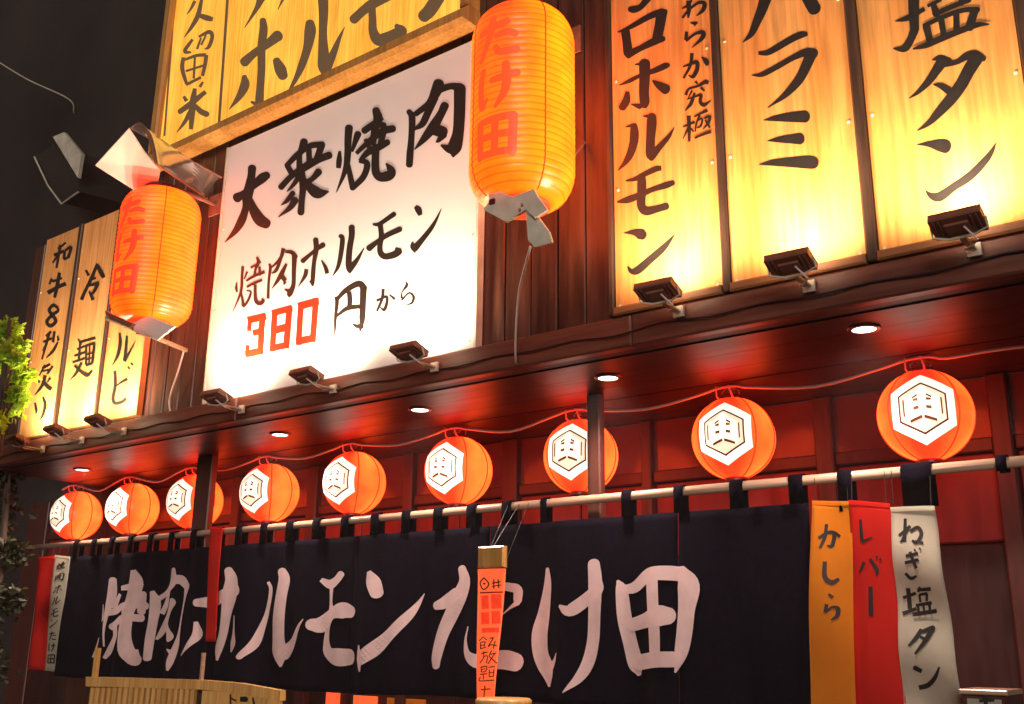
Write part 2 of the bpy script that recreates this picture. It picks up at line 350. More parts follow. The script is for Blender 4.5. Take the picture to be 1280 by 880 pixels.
G = {}
A, B, C_, D, E_ = ((270,180),6.77), ((400,90),5.865), ((280,280),7.33), ((400,250),7.33), ((290,340),5.333)
G['white'] = [
 (A, [[(178,455,75),(240,415,50),(320,350,55),(390,290,75),(430,265,60)],[(305,205,65),(300,260,60),(290,340,75),(265,440,80),(252,540,55),(215,650,65),(160,740,45),(75,832,6)],[(290,470,40),(320,560,75),(370,640,92),(425,675,78)]]),
 (A, [[(745,-20,60),(718,68,50)],[(605,185,45),(650,265,45)],[(600,180,40),(700,80,46),(800,15,46),(900,5,50)],[(895,10,55),(855,120,50)],[(705,85,44),(705,210,46)],[(785,50,44),(790,170,46)],
      [(550,365,48),(640,270,46),(760,190,62),(870,130,55),(958,95,58)],[(715,190,60),(735,350,54),(725,480,48),(718,580,54)],[(868,235,58),(820,290,42),(765,325,40)],
      [(745,300,40),(800,370,72),(865,415,86),(955,402,8)],[(700,280,44),(650,350,30),(600,402,8)],[(650,415,42),(600,480,32),(550,518,6)],[(668,475,58),(625,540,42),(528,617,8)]]),
 (B, [[(145,580,18),(140,650,38),(135,705,30)],[(212,410,54),(205,500,48),(203,600,46),(185,720,36),(120,882,6)],[(278,455,48),(255,520,34),(235,585,16)],[(205,680,30),(225,780,38),(240,850,40)],[(285,650,26),(345,670,42),(320,765,42),(240,850,36)],
      [(410,280,50),(425,345,64),(400,430,48),(388,520,44)],[(325,430,46),(380,390,44),(460,332,30)],[(265,598,26),(330,535,34),(400,475,44),(470,430,50),(535,415,48)],[(465,385,40),(462,440,46),(445,520,40)],[(290,652,24),(350,590,44),(420,555,50),(495,515,42)],
      [(410,555,48),(405,660,52),(412,740,56),(450,770,62),(508,755,70),(520,720,56),(483,668,10)],[(330,490,26),(365,560,34)]]),
 (B, [[(652,290,36),(675,335,46),(670,480,42),(660,600,48),(655,680,46)],[(870,85,74),(850,145,72),(800,230,46),(705,305,38)],[(870,130,50),(960,104,44),(1025,115,64)],[(1025,120,80),(1022,300,76),(1012,450,76),(985,560,92),(975,625,10)],[(985,565,80),(940,560,56),(885,535,12)],
      [(845,190,44),(790,300,48),(750,380,44),(690,420,18)],[(915,245,56),(885,310,54),(830,400,66),(770,480,50),(693,568,8)],[(840,420,80),(900,440,78)],[(905,460,50),(870,500,30),(850,515,10)]]),
 (C_, [[(118,530,8),(112,585,24),(120,625,14)],[(172,385,26),(165,480,24),(158,600,24),(130,690,18),(80,802,5)],[(212,435,20),(185,505,12)],[(155,620,14),(170,700,24),(175,755,26)],[(205,610,10),(245,625,18),(215,710,22),(175,762,20)],
      [(300,300,18),(315,350,30),(290,410,22),(275,490,20)],[(243,402,20),(338,348,16)],[(203,522,18),(270,480,22),(372,438,28)],[(325,390,20),(325,475,22)],[(208,578,18),(280,540,22),(350,512,22)],[(285,555,24),(285,650,26),(295,710,32),(330,728,34),(358,705,32),(345,678,8)]]),
 (C_, [[(413,362,18),(425,402,26),(410,520,22),(403,685,26)],[(545,222,34),(520,310,30),(455,380,18),(420,405,14)],[(560,252,24),(620,260,36),(655,300,40)],[(645,290,44),(640,430,36),(635,560,36),(602,640,48),(597,672,8)],[(612,620,44),(552,598,10)],
      [(520,320,26),(480,420,30),(438,452,12)],[(572,365,22),(530,450,38),(490,520,30),(438,592,6)],[(520,465,40),(562,520,38)],[(560,525,30),(548,557,12)]]),
 (C_, [[(722,338,42),(790,280,30),(850,230,34),(908,192,46)],[(840,145,46),(845,230,44),(825,350,36),(815,470,38),(812,545,30),(812,572,8)],[(785,520,14),(808,540,30)],[(755,415,34),(742,475,34),(680,576,5)],[(893,332,10),(930,400,32),(945,455,34)]]),
 (D, [[(172,328,26),(205,350,40),(190,500,40),(165,610,32),(116,697,6)],[(290,250,52),(290,330,50),(270,450,50),(262,580,52),(272,640,50),(274,675,8)],[(275,630,56),(340,548,36),(405,438,6)]]),
 (D, [[(482,222,18),(540,222,34),(620,170,38),(678,130,42)],[(552,225,44),(562,330,44),(548,430,44),(558,490,50),(600,518,52),(680,500,58),(722,470,62)],[(725,465,50),(690,440,16)],[(450,442,54),(530,380,38),(620,320,42),(732,268,46)]]),
 (D, [[(872,58,30),(900,88,56),(920,140,34)],[(848,382,14),(850,430,44),(872,485,8)],[(870,440,60),(930,370,46),(1010,270,38),(1060,190,26),(1111,82,4)]]),
 (E_, [[(690,165,18),(700,200,24),(690,300,20),(684,422,10)],[(700,182,22),(760,122,32),(845,78,38),(880,110,42)],[(876,105,42),(872,200,38),(866,320,34),(851,400,8)],[(862,362,34),(830,362,24),(803,345,6)],[(780,130,28),(785,200,30),(775,250,20)],[(693,298,14),(770,242,28),(870,230,24)]]),
 (E_, [[(963,192,18),(1000,175,15),(1030,165,18),(1033,200,18),(1015,252,20),(988,235,6)],[(1008,112,20),(1000,180,18),(965,262,14)],[(1048,150,8),(1086,182,18)]]),
 (E_, [[(1158,62,6),(1165,90,20),(1135,132,8),(1130,175,16)],[(1130,188,12),(1180,140,11),(1210,165,18),(1200,205,15),(1163,220,5)]]),
]
G['price'] = [
 (E_, [[(104,322,44),(227,294,44)],[(207,280,38),(193,400,38)],[(138,408,38),(206,392,38)],[(197,398,38),(186,546,38)],[(88,550,44),(206,524,44)],[(119,312,26),(113,394,26)],[(105,488,26),(98,560,26)]]),
 (E_, [[(286,256,36),(268,530,36)],[(384,228,38),(360,508,38)],[(266,276,40),(401,240,40)],[(262,396,45),(386,362,45)],[(252,512,40),(376,484,40)]]),
 (E_, [[(460,205,36),(443,486,36)],[(560,174,38),(538,468,38)],[(441,230,46),(577,194,46)],[(427,466,45),(555,438,45)]]),
]
F_, G_, H_ = ((190,0),4.889), ((280,0),5.867), ((400,0),6.4)
G['gold'] = [
 (F_, [[(262,5,22),(240,50,16),(213,88,5)],[(305,-10,20),(282,90,30),(245,160,24),(197,228,5)],[(275,88,20),(330,108,36),(372,118,26)]]),
 (F_, [[(248,240,18),(200,312,24),(240,320,12)],[(300,230,12),(275,300,16)],[(285,225,14),(350,195,26),(368,225,24),(348,285,22),(322,300,8)],[(330,215,12),(300,275,14)],[(192,350,22),(185,420,26),(212,515,20)],[(200,365,16),(270,340,20),(330,335,22)],[(332,335,26),(325,390,24),(308,465,20)],[(205,435,14),(315,400,14)],[(262,350,14),(255,480,16)],[(208,518,18),(300,472,18)]]),
 (F_, [[(193,588,18),(212,618,26)],[(312,500,14),(292,532,20)],[(170,682,32),(240,632,36),(328,560,26)],[(262,540,24),(248,640,42),(238,790,24)],[(235,680,30),(200,745,24),(152,808,6)],[(262,645,28),(300,682,36),(335,698,36)]]),
 (G_, [[(150,455,72),(220,392,58),(320,322,62),(395,262,82)],[(285,150,48),(290,220,62),(275,350,60),(275,500,58),(265,650,58),(260,750,62),(268,812,24)],[(195,745,12),(250,770,46)],[(150,565,40),(152,625,70),(110,710,48),(38,802,5)],[(385,445,56),(412,505,86),(432,555,74)]]),
 (G_, [[(630,170,66),(632,230,86),(612,350,66),(570,480,56),(520,590,34),(438,732,4)],[(725,-30,80),(730,100,70),(725,250,62),(730,400,82),(735,490,92),(740,550,40)],[(760,485,70),(810,370,50),(850,270,26),(885,198,4)]]),
 (G_, [[(275,-20,66),(240,60,36),(150,205,5)]]), (G_, [[(436,-15,24),(395,72,4)]]),
 (H_, [[(270,155,76),(340,90,74),(430,25,84),(570,-40,70)],[(415,50,60),(420,150,62),(425,250,72),(470,318,100),(570,300,112),(655,245,92)],[(640,230,70),(600,198,26)]]),
 (H_, [[(950,-30,110),(880,80,108),(830,130,100)]]),
]
I_, J_, K_ = ((760,0),7.336), ((760,120),7.336), ((760,230),5.5)
G['horumon'] = [
 (I_, [[(370,-20,60),(300,62,50),(240,85,62),(205,85,50)]]),
 (I_, [[(88,295,10),(200,250,38),(380,150,52),(490,112,58),(545,112,36)],[(160,290,76),(175,400,76),(185,490,76),(192,535,24)],[(492,120,92),(475,230,86),(450,350,82)],[(185,500,62),(300,440,52),(420,382,62),(505,355,46)]]),
 (I_, [[(103,782,8),(200,740,36),(300,690,32),(420,650,46),(530,602,52),(568,598,14)],[(245,592,10),(310,585,30)],[(335,582,94),(335,700,90),(330,850,84),(335,940,82),(325,990,40)],[(212,955,8),(290,975,50)],[(178,838,34),(168,920,66),(130,985,62)],[(408,738,16),(465,780,62),(528,818,88)]]),
 (J_, [[(162,282,10),(225,268,34)],[(238,275,60),(242,340,76),(235,430,72),(200,540,62),(150,620,38),(93,682,6)],[(322,185,10),(375,185,34)],[(402,190,76),(400,260,84),(390,400,76),(388,530,78),(400,572,50)],[(405,545,72),(470,470,52),(550,380,38),(609,288,4)]]),
 (J_, [[(163,778,14),(250,760,38),(350,710,46),(440,668,50),(490,662,40)]]),
 (K_, [[(230,-50,52),(232,0,58),(230,80,56),(230,150,56),(262,184,60),(330,172,48),(400,152,46)],[(63,124,10),(130,110,42),(200,85,42),(300,40,34),(400,8,42),(445,-8,34)]]),
 (K_, [[(110,336,5),(180,332,42),(225,345,72),(238,352,62)],[(135,565,8),(160,598,34),(205,592,52),(290,520,48),(370,450,44),(420,395,26),(461,342,3)]]),
 (I_, [[(735,5,34),(742,80,40),(735,165,14)],[(678,78,12),(730,50,24),(770,0,16)],[(682,165,20),(740,92,20),(830,25,26),(885,35,38),(868,95,34),(808,148,5)]]),
 (I_, [[(752,208,8),(790,212,28),(822,205,12)],[(815,208,18),(788,242,6)],[(720,290,28),(714,368,30)],[(714,375,24),(800,310,24),(870,298,38),(862,350,36),(768,438,5)]]),
 (I_, [[(770,488,32),(755,600,26),(692,718,18)],[(688,612,12),(750,590,24),(812,570,36),(818,630,36),(780,702,34),(738,690,6)],[(858,522,10),(898,560,46),(910,602,24)]]),
 (I_, [[(800,745,26),(822,768,14)],[(712,872,26),(742,815,20),(820,790,22),(900,748,34),(912,775,10)],[(772,828,18),(735,900,8)],[(850,800,24),(885,835,16)]]),
 (J_, [[(795,-30,20),(760,70,32),(708,134,10)],[(725,30,12),(800,5,18),(852,-10,28),(845,50,30),(880,82,34),(942,42,8)]]),
 (J_, [[(740,180,36),(745,300,30),(745,418,20)],[(688,282,14),(795,238,24)],[(738,290,24),(688,392,6)],[(760,295,16),(785,330,12)],[(790,190,14),(912,130,28)],[(842,170,18),(808,262,16),(800,330,10)],[(812,235,12),(862,205,16),(852,272,18),(815,292,12)],[(878,205,12),(932,188,26),(918,250,22),(870,305,8)],[(892,218,16),(935,292,20)],[(795,386,18),(870,352,22),(946,325,26)]]),
]
L_, M_, N_, O_ = ((920,0),7.336), ((920,110),7.336), ((1100,0),6.283), ((1120,120),6.2875)
G['harami'] = [
 (L_, [[(275,-30,112),(240,80,96),(190,200,78),(140,310,56),(62,388,8)],[(640,-50,110),(695,40,122),(718,80,124)]]),
 (L_, [[(205,487,30),(290,482,54),(400,422,62),(520,352,64),(600,318,62),(640,312,46)],[(143,690,6),(240,682,46),(380,610,52),(520,530,54),(640,480,72),(712,490,94)],[(690,490,108),(645,600,96),(590,710,88),(520,800,76),(430,888,50),(293,988,5)]]),
 (M_, [[(252,295,6),(370,277,58),(520,266,94),(632,262,112)],[(288,486,6),(400,472,58),(520,467,88),(585,465,108)],[(210,702,6),(340,685,60),(520,680,96),(650,680,120),(710,684,116)]]),
]
G['shiotan'] = [
 (N_, [[(265,-30,90),(265,100,82),(270,215,74)],[(118,167,6),(220,140,46),(350,70,32)],[(275,220,70),(240,310,62),(190,380,60),(105,382,10)],[(420,40,46),(442,105,64)],[(440,108,38),(560,52,38),(700,0,40)],[(372,48,26),(480,-5,30)],[(655,-20,60),(640,22,52)],
      [(340,205,34),(500,130,38),(650,80,38),(768,75,42)],[(365,210,62),(392,320,54)],[(480,155,50),(502,280,48)],[(600,110,48),(602,245,52)],[(742,88,64),(702,215,68)],[(258,384,14),(360,355,46),(480,302,52),(620,245,50),(760,195,44),(860,190,10)]]),
 (N_, [[(408,472,8),(470,455,48),(540,480,56)],[(490,482,88),(430,570,72),(380,640,60),(300,722,36),(226,774,5)],[(500,500,60),(600,488,42),(680,442,62),(750,435,80),(815,460,44)],[(758,458,104),(700,550,100),(640,660,96),(570,760,94),(477,866,78),(385,964,45),(292,1027,8)],[(418,663,8),(480,675,48),(540,712,62)]]),
 (O_, [[(163,382,6),(250,377,44),(330,385,92),(388,395,112)],[(232,742,8),(280,785,54),(345,790,76),(450,718,64),(580,630,68),(690,520,60),(750,440,40),(789,362,3)]]),
]
P_, Q_, R_, S_, T_ = ((110,690),5.5), ((260,690),5.5), ((440,690),5.5), ((590,680),4.633), ((740,690),5.5)
G['noren'] = [
 (P_, [[(185,195,50),(180,300,60),(152,420,34),(138,540,16),(142,650,10)],[(120,360,6),(125,450,14),(118,480,5)],[(98,590,8),(75,650,20),(40,725,12)],[(330,125,28),(345,205,72),(330,300,64),(300,420,62)],[(248,250,30),(320,240,44),(378,212,30)],[(155,425,34),(220,402,50),(300,365,46),(400,372,50)],[(242,290,28),(200,375,40)],[(190,515,48),(280,455,50),(370,455,52)],[(380,290,48),(372,410,52)],[(215,515,50),(225,580,52),(190,660,50),(145,732,20)],[(295,470,62),(290,580,62),(302,680,72),(340,745,84)],[(350,750,50),(345,670,16)]]),
 (P_, [[(440,268,30),(455,345,62),(440,480,52),(422,600,54),(410,730,48)],[(600,125,40),(600,205,64),(550,262,36),(460,335,30)],[(600,195,60),(660,192,62),(702,235,50)],[(705,240,40),(688,330,14),(668,450,10),(655,560,16),(640,650,40),(608,755,48),(597,815,14)],[(622,695,40),(578,668,8)],[(560,260,32),(530,350,42),(490,425,30)],[(602,345,62),(570,405,52),(520,500,58),(458,602,14)],[(540,515,60),(590,585,74)]]),
 (Q_, [[(-45,350,55),(50,340,88),(130,302,82),(215,262,92)],[(165,130,58),(190,200,90),(180,300,108),(160,420,72),(140,560,58),(112,660,60),(105,745,16)],[(-50,480,20),(-45,570,46),(-85,640,30),(-137,714,5)],[(20,478,40),(55,525,74),(5,608,16)],[(220,438,8),(222,550,20),(220,628,48),(204,688,14)]]),
 (Q_, [[(410,205,20),(430,262,28),(405,400,26),(370,520,34),(330,640,44),(270,722,36)],[(515,135,60),(530,190,76),(510,300,76),(490,450,86),(485,600,88),(492,690,106),(500,790,14)],[(520,700,90),(600,620,62),(655,520,26),(692,462,4)]]),
 (Q_, [[(778,190,28),(838,222,64),(888,192,52),(918,152,46)],[(850,245,30),(848,340,22),(850,420,40),(825,520,32),(815,620,44),(832,690,84),(900,722,122),(975,722,112)],[(740,500,84),(785,500,104),(850,430,72),(930,402,112),(985,412,84)]]),
 (R_, [[(150,135,28),(180,205,92),(208,285,84)],[(102,640,16),(112,730,50),(125,822,14)],[(125,735,90),(220,660,98),(320,560,78),(400,460,60),(450,380,36),(498,286,4)]]),
 (R_, [[(768,118,62),(790,200,92),(760,290,108),(700,420,92),(642,560,82),(602,715,80),(600,780,62)],[(590,370,58),(650,350,80),(730,285,84)]]),
 (S_, [[(130,240,50),(215,250,50),(262,265,56),(262,325,50)],[(262,338,34),(215,370,14),(172,408,4)],[(2,478,8),(-15,560,22),(5,640,52),(80,680,84),(180,670,112),(252,685,108)]]),
 (S_, [[(440,148,28),(440,240,58),(410,400,80),(382,520,90),(388,640,88),(428,730,100),(440,828,16)],[(440,725,70),(490,680,30),(513,630,4)]]),
 (S_, [[(532,358,14),(590,388,66),(655,345,72),(715,290,66)],[(722,118,72),(732,220,82),(730,400,74),(725,550,72),(700,680,70),(650,780,50),(576,858,6)],[(770,215,10),(772,255,22),(768,290,8)]]),
 (T_, [[(190,195,14),(215,262,72),(235,450,88),(270,620,90),(308,775,100),(325,835,40)],[(205,255,50),(300,245,76),(420,160,92),(540,148,100),(640,155,100)],[(640,130,70),(692,235,148),(682,400,112),(670,560,102),(650,700,80),(618,828,10)],[(445,190,90),(455,350,92),(470,560,92),(475,720,92)],[(285,500,90),(400,470,106),(500,442,144),(565,442,120)],[(330,758,108),(480,740,108),(605,738,108)]]),
]
U_, W_, X_ = ((20,260),6.288), ((20,400),5.5), ((0,220),4.0)
G['left1'] = [
 (U_, [[(392,272,12),(330,322,16)],[(350,290,20),(318,472,14)],[(298,372,18),(378,338,18)],[(330,372,16),(288,432,10)],[(385,335,14),(375,400,18)],[(385,335,14),(432,308,18),(410,392,18)],[(372,405,14),(412,388,14)]]),
 (U_, [[(282,555,16),(262,600,14)],[(285,580,16),(362,550,14)],[(250,668,26),(320,627,22),(392,594,24)],[(342,508,20),(322,620,24),(303,704,18)]]),
 (X_, [[(290,660,12),(266,646,13),(246,672,13),(266,700,14),(278,728,14),(252,750,14),(234,728,13),(260,696,13),(288,676,12),(290,660,10)]]),
 (W_, [[(242,78,14),(205,112,12)],[(228,95,16),(178,272,10)],[(188,152,12),(246,125,14)],[(212,160,14),(184,212,10)],[(264,78,14),(254,155,14)],[(285,108,8),(292,142,14)],[(288,152,10),(255,212,16),(208,262,5)]]),
 (W_, [[(236,303,14),(180,332,16)],[(200,308,12),(160,382,8)],[(252,318,14),(214,372,12)],[(182,352,10),(238,340,10)],[(200,380,20),(180,450,18),(128,517,5)],[(195,430,16),(220,460,22),(245,476,22)],[(148,410,12),(162,432,12)],[(236,398,14),(214,427,8)]]),
 (W_, [[(130,568,12),(140,620,15),(137,645,5)],[(185,528,10),(200,580,17),(185,650,13),(160,692,4)]]),
]
G['left2'] = [
 (U_, [[(548,488,14),(572,532,18)],[(640,438,18),(590,560,22),(550,640,20),(513,722,22)],[(640,450,20),(665,500,28),(690,548,24)],[(598,562,14),(628,548,14)],[(568,612,12),(652,590,24)],[(645,595,20),(615,652,20),(588,692,10)],[(575,655,12),(606,724,22)]]),
 (W_, [[(438,152,14),(546,122,16)],[(428,128,8),(446,172,16)],[(418,202,10),(472,180,13)],[(400,247,12),(480,220,13)],[(388,292,12),(472,264,13)],[(440,165,12),(430,285,14)],[(450,292,14),(415,362,16),(373,412,4)],[(482,170,11),(480,310,11)],[(480,178,12),(540,160,14)],[(538,160,14),(524,300,14)],[(485,237,8),(525,226,8)],[(485,272,8),(525,262,8)],[(506,180,8),(501,300,8)],[(480,312,12),(525,300,12)],[(400,312,12),(440,350,14),(490,380,20),(522,348,10)]]),
]
G['left3'] = [
 (W_, [[(712,88,12),(716,160,19),(700,240,17),(663,312,5)],[(762,108,12),(755,200,17),(747,278,20)],[(745,285,18),(785,212,12),(821,143,4)]]),
 (W_, [[(680,348,16),(682,450,18),(666,540,18),(684,572,20),(730,562,18),(758,538,18)],[(690,452,8),(725,427,14),(766,404,18)],[(768,320,8),(782,338,12)],[(790,293,8),(802,312,12)]]),
]
V_ = ((1000,600),3.142)
G['kashira'] = [
 (V_, [[(72,228,12),(108,205,14),(130,212,16),(122,258,15),(104,256,6)],[(100,172,12),(95,222,14),(78,268,10)],[(132,202,7),(152,222,13)]]),
 (V_, [[(98,320,15),(100,380,18),(125,403,20),(152,388,12)]]),
 (V_, [[(115,448,9),(132,462,14)],[(110,488,14),(104,520,13)],[(105,520,9),(130,500,10),(152,506,17),(148,535,16),(126,550,4)]]),
]
G['reba'] = [(V_, [[(240,155,10),(245,242,15)],[(245,244,12),(287,224,5)]]), (V_, [[(252,322,13),(234,362,9)],[(275,308,11),(302,352,15),(300,374,7)],[(300,297,7),(304,308,8)],[(314,305,7),(318,316,8)]]), (V_, [[(277,418,17),(280,528,19)]])]
G['negi'] = [
 (V_, [[(410,150,12),(410,244,17)],[(388,218,13),(432,180,13)],[(428,184,12),(396,244,9)],[(432,202,12),(462,186,14),(478,212,15),(462,246,13),(442,238,10)],[(455,240,8),(488,248,11)]]),
 (V_, [[(418,300,13),(468,289,13)],[(414,326,13),(472,314,13)],[(435,283,13),(462,348,13)],[(414,366,11),(436,386,14),(462,378,9)],[(454,272,6),(458,282,7)],[(474,266,6),(478,277,7)]]),
 (V_, [[(420,424,18),(425,506,18)],[(398,462,13),(452,444,13)],[(398,524,16),(452,504,13)],[(472,420,10),(462,440,10)],[(460,432,12),(518,428,15)],[(467,450,10),(470,480,10)],[(467,450,10),(502,446,12)],[(500,446,11),(497,476,11)],[(450,492,11),(518,482,14)],[(460,495,11),(462,522,10)],[(482,490,9),(486,516,9)],[(508,488,12),(510,512,10)],[(438,528,16),(538,514,17)]]),
 (V_, [[(474,585,14),(455,620,18),(428,652,10)],[(470,598,14),(520,582,24)],[(520,584,22),(492,632,20),(453,684,9)],[(468,612,8),(498,630,15)]]),
 (V_, [[(452,738,20),(478,752,16)],[(463,816,18),(500,806,20),(532,775,17),(552,734,8)]]),
]
# た け 田 for the tall lanterns, in a 100 x 100 box each
TAKEDA = [
 [[(12,30,12),(40,27,13),(72,20,12)],[(42,5,12),(36,40,13),(14,92,10)],[(50,48,10),(70,44,12),(88,50,11)],[(48,72,9),(58,86,12),(90,86,13)]],
 [[(20,8,11),(14,40,13),(18,90,11),(30,74,6)],[(42,36,11),(68,34,13),(92,28,12)],[(70,6,12),(72,45,14),(66,72,12),(50,96,6)]],
 [[(14,14,13),(16,88,13)],[(14,14,12),(86,12,13)],[(86,12,13),(84,90,13)],[(50,14,12),(50,84,12)],[(16,50,11),(84,48,11)],[(16,86,12),(84,86,12)]],
]
# ================================================================== SETTING
YS = 2.76          # front face of the sign boards
YP = 2.80          # front face of the plank siding
ZS = 2.53          # underside of the canopy
YN = 3.20          # noren and its pole
YL = 3.45          # row of round lanterns
YB = 3.82          # door wall behind the lanterns

ground = MB().box(-30, 10, -12, 2.55, -.5, 0).build('road', M['asphalt']); tag(ground, kind='structure')
pave = MB().box(-30, 10, 2.55, 14, -.5, .12).build('pavement', M['paving']); tag(pave, kind='structure')

def part(name, m, parent, *b, bev=0):
    return MB().box(*b, bev).build(name, m, parent)

shop = thing('restaurant_front', 'dark timber yakiniku restaurant front glowing red under its canopy', 'building', (-2.5, 3.3, .12))
shop['_o'] = (-2.5, 3.3, .12)
del shop['_o']
# vertical plank siding of the fascia
zl1_ = at(82, 290, Y=YS).z
x = -5.86; k = 0
while x < .62:
    wd = .118 + random.uniform(-.004, .004); top = 6.2 if x > -4.80 else zl1_+.005
    yo = random.uniform(-.003, .003)
    p = part('plank', M['plank'], shop, x+.002, x+wd-.004, YP+yo, YP+.03, 2.615, top, bev=.004)
    x += wd
part('wall_core', M['black'], shop, -4.78, .62, YP+.031, 3.9, 2.60, 6.15)
part('wall_core', M['black'], shop, -5.86, -4.781, YP+.031, 3.9, 2.60, zl1_)
for a, b_ in ((-5.92, -3.7), (-3.697, -1.65), (-1.647, .66)):
    part('beam', M['beam'], shop, a, b_, YS-.005, YP-.004, ZS+.004, 2.642, bev=.006)
    part('beam_core', M['black'], shop, a, b_, YP-.003, YP+.05, ZS+.006, 2.611)
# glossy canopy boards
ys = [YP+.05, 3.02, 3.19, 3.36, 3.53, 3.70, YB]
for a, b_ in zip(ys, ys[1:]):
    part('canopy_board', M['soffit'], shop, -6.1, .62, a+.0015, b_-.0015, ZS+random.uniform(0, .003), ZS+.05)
# front posts standing behind the curtain pole, in front of the lanterns
for px0, px1, py in ((733, 749, 540), (243, 262, 610)):
    a = at(px0, py, Y=3.235).x; b_ = at(px1, py, Y=3.235).x
    part('post', M['post'], shop, a, b_, 3.235, 3.272, .12, ZS, bev=.005)
# door wall: uprights, rails, red panels below the rail and dark glazed lights above
ups = [(36, 60, 640), (160, 168, 610), (290, 300, 610), (384, 396, 600), (505, 516, 560), (627, 645, 560), (800, 812, 560), (1018, 1040, 560), (1236, 1262, 520)]
xs = []
for a, b_, y in ups:
    X0 = at(a, y, Y=YB-.05).x; X1 = at(b_, y, Y=YB-.05).x; xs.append((X0, X1))
    part('door_post', M['back_wood'], shop, X0, X1, YB-.05, YB+.03, .12, ZS, bev=.006)
xs.append((.62, .7))
for (a0, a1), (b0, b1) in zip(xs, xs[1:]):
    part('rail', M['back_wood'], shop, a1+.001, b0-.001, YB-.03, YB+.02, 2.26, 2.31, bev=.005)
    part('pane', M['glass'], shop, a1+.001, b0-.001, YB-.012, YB-.006, 2.312, ZS-.002)
    mid = (a1+b0)/2
    if b0-a1 > .5:
        part('muntin', M['back_wood'], shop, mid-.012, mid+.012, YB-.03, YB-.013, 2.312, ZS-.002)
    for (q0, q1) in (((a1+.002, mid-.003), (mid+.003, b0-.002)) if b0-a1 > .5 else ((a1+.002, b0-.002),)):
        part('red_panel', M['back_red'], shop, q0, q1, YB-.01, YB+.02, 1.95, 2.256, bev=.006)
        part('door_panel', M['back_panel'], shop, q0, q1, YB-.01, YB+.02, .16, 1.945, bev=.006)
part('back_wall', M['back_panel'], shop, -6.3, .7, 4.3, 4.4, .12, ZS+.05)
part('side_wall', M['back_panel'], shop, .62, .70, 2.86, 4.3, .12, 2.60)
part('end_wall', M['frame_black'], shop, -6.3, -6.12, 3.5, 4.3, .12, 2.60)

# neighbour building in the dark beyond the end of the shop
nb = thing('neighbour_building', 'dark rendered building behind the far end of the restaurant', 'building', (-12, 6, 0))
part('wall', M['stucco'], nb, -26, -6.4, 4.6, 9, 0, 13)
part('cornice', M['stucco'], nb, -26, -6.3, 4.48, 4.598, 3.55, 3.75)

# ================================================================== SIGNS
def px_rect_sign(name, label, X0, X1, z0, z1, m, parts, ink, group=None, thick=.035, y=YS, fat=1.0):
    t = thing(name, label, 'sign', ((X0+X1)/2, y+thick, z0), group)
    part('board', m, t, X0, X1, y, y+thick, z0, z1, bev=.003)
    fn = on_plane(y)
    for (o, s), st in parts: glyph(st, o, s, fn, ink, t, fat=fat)
    zz = z0+.03
    while zz < min(z1, 4.2):
        for xx in (X0+.018, X1-.018):
            MB().lathe([(.0001, 0), (.0045, .0008), (.0055, .003)], 10).rot(Matrix.Rotation(PI/2, 3, 'X').inverted()).shift((xx, y-.003, zz)).build('screw', M['metal'], t)
        zz += .42
    return t
zb = at(1080, 329, Y=YS).z
XR = [at(768, 300, Y=YS).x, at(904.5, 365, Y=YS).x, at(915, 365, Y=YS).x, at(1084, 322, Y=YS).x, at(1099, 322, Y=YS).x, at(1269, 20, Y=YS).x]
s1 = px_rect_sign('wooden_sign', 'big wooden sign with two columns of writing, large コロホルモン and small わらか究極', XR[0], XR[1], zb, 4.3, M['sign_wood'], G['horumon'], M['ink'], 'lit wooden menu signs above the canopy', fat=1.08)
s2 = px_rect_sign('wooden_sign', 'middle big wooden sign reading ハラミ in heavy black brush strokes', XR[2], XR[3], zb, 4.3, M['sign_wood'], G['harami'], M['ink'], 'lit wooden menu signs above the canopy')
s3 = px_rect_sign('wooden_sign', 'rightmost big wooden sign reading 塩タン', XR[4], XR[5], zb, 4.3, M['sign_wood'], G['shiotan'], M['ink'], 'lit wooden menu signs above the canopy')
for a, b_, lab in ((XR[1], XR[2], 'dark upright strip between the left and middle big wooden signs'), (XR[3], XR[4], 'dark upright strip between the middle and right big wooden signs'), (XR[5], XR[5]+.05, 'dark strip closing the right edge of the rightmost wooden sign'), (XR[0]-.022, XR[0], 'thin dark strip on the left edge of the two column wooden sign')):
    o = MB().box(a+.001, b_-.001, YS-.012, YS+.038, zb-.002, 4.3, .004).build('divider_strip', M['frame_black']); tag(o, lab, 'trim', 'dark strips dividing the wooden signs')
for a, b_, lab in ((XR[0], XR[1], 'painted shade strip at the foot of the two column wooden sign'), (XR[2], XR[3], 'painted shade strip at the foot of the middle big wooden sign'), (XR[4], XR[5], 'painted shade strip at the foot of the rightmost wooden sign')):
    o = MB().bbox(a, b_, YS-.022, YS-.0005, 2.6425, 2.672, .006).build('shade_strip', M['shade_strip']); tag(o, lab, 'shade_strip', 'shade strips at the foot of the wooden signs')  # dark strips put in for the shaded foot of the boards
# white sign
zw0 = at(424, 470, Y=YS).z; zw1 = at(434, 119, Y=YS).z
Xw0 = at(256, 495, Y=YS).x; Xw1 = at(592, 430, Y=YS).x
ws = px_rect_sign('white_sign', 'large white signboard reading 大衆焼肉 above 焼肉ホルモン 380円から', Xw0, Xw1, zw0, zw1, M['white_panel'], G['white'], M['ink'], thick=.036, fat=1.10)
for (o, s), st in G['price']: glyph(st, o, s, on_plane(YS), M['red_ink'], ws, straight=True, name='digit', fat=1.08)
part('edge_trim', M['metal'], ws, Xw0-.012, Xw0-.001, YS-.004, YS+.034, zw0, zw1); part('edge_trim', M['metal'], ws, Xw1+.001, Xw1+.012, YS-.004, YS+.034, zw0, zw1)
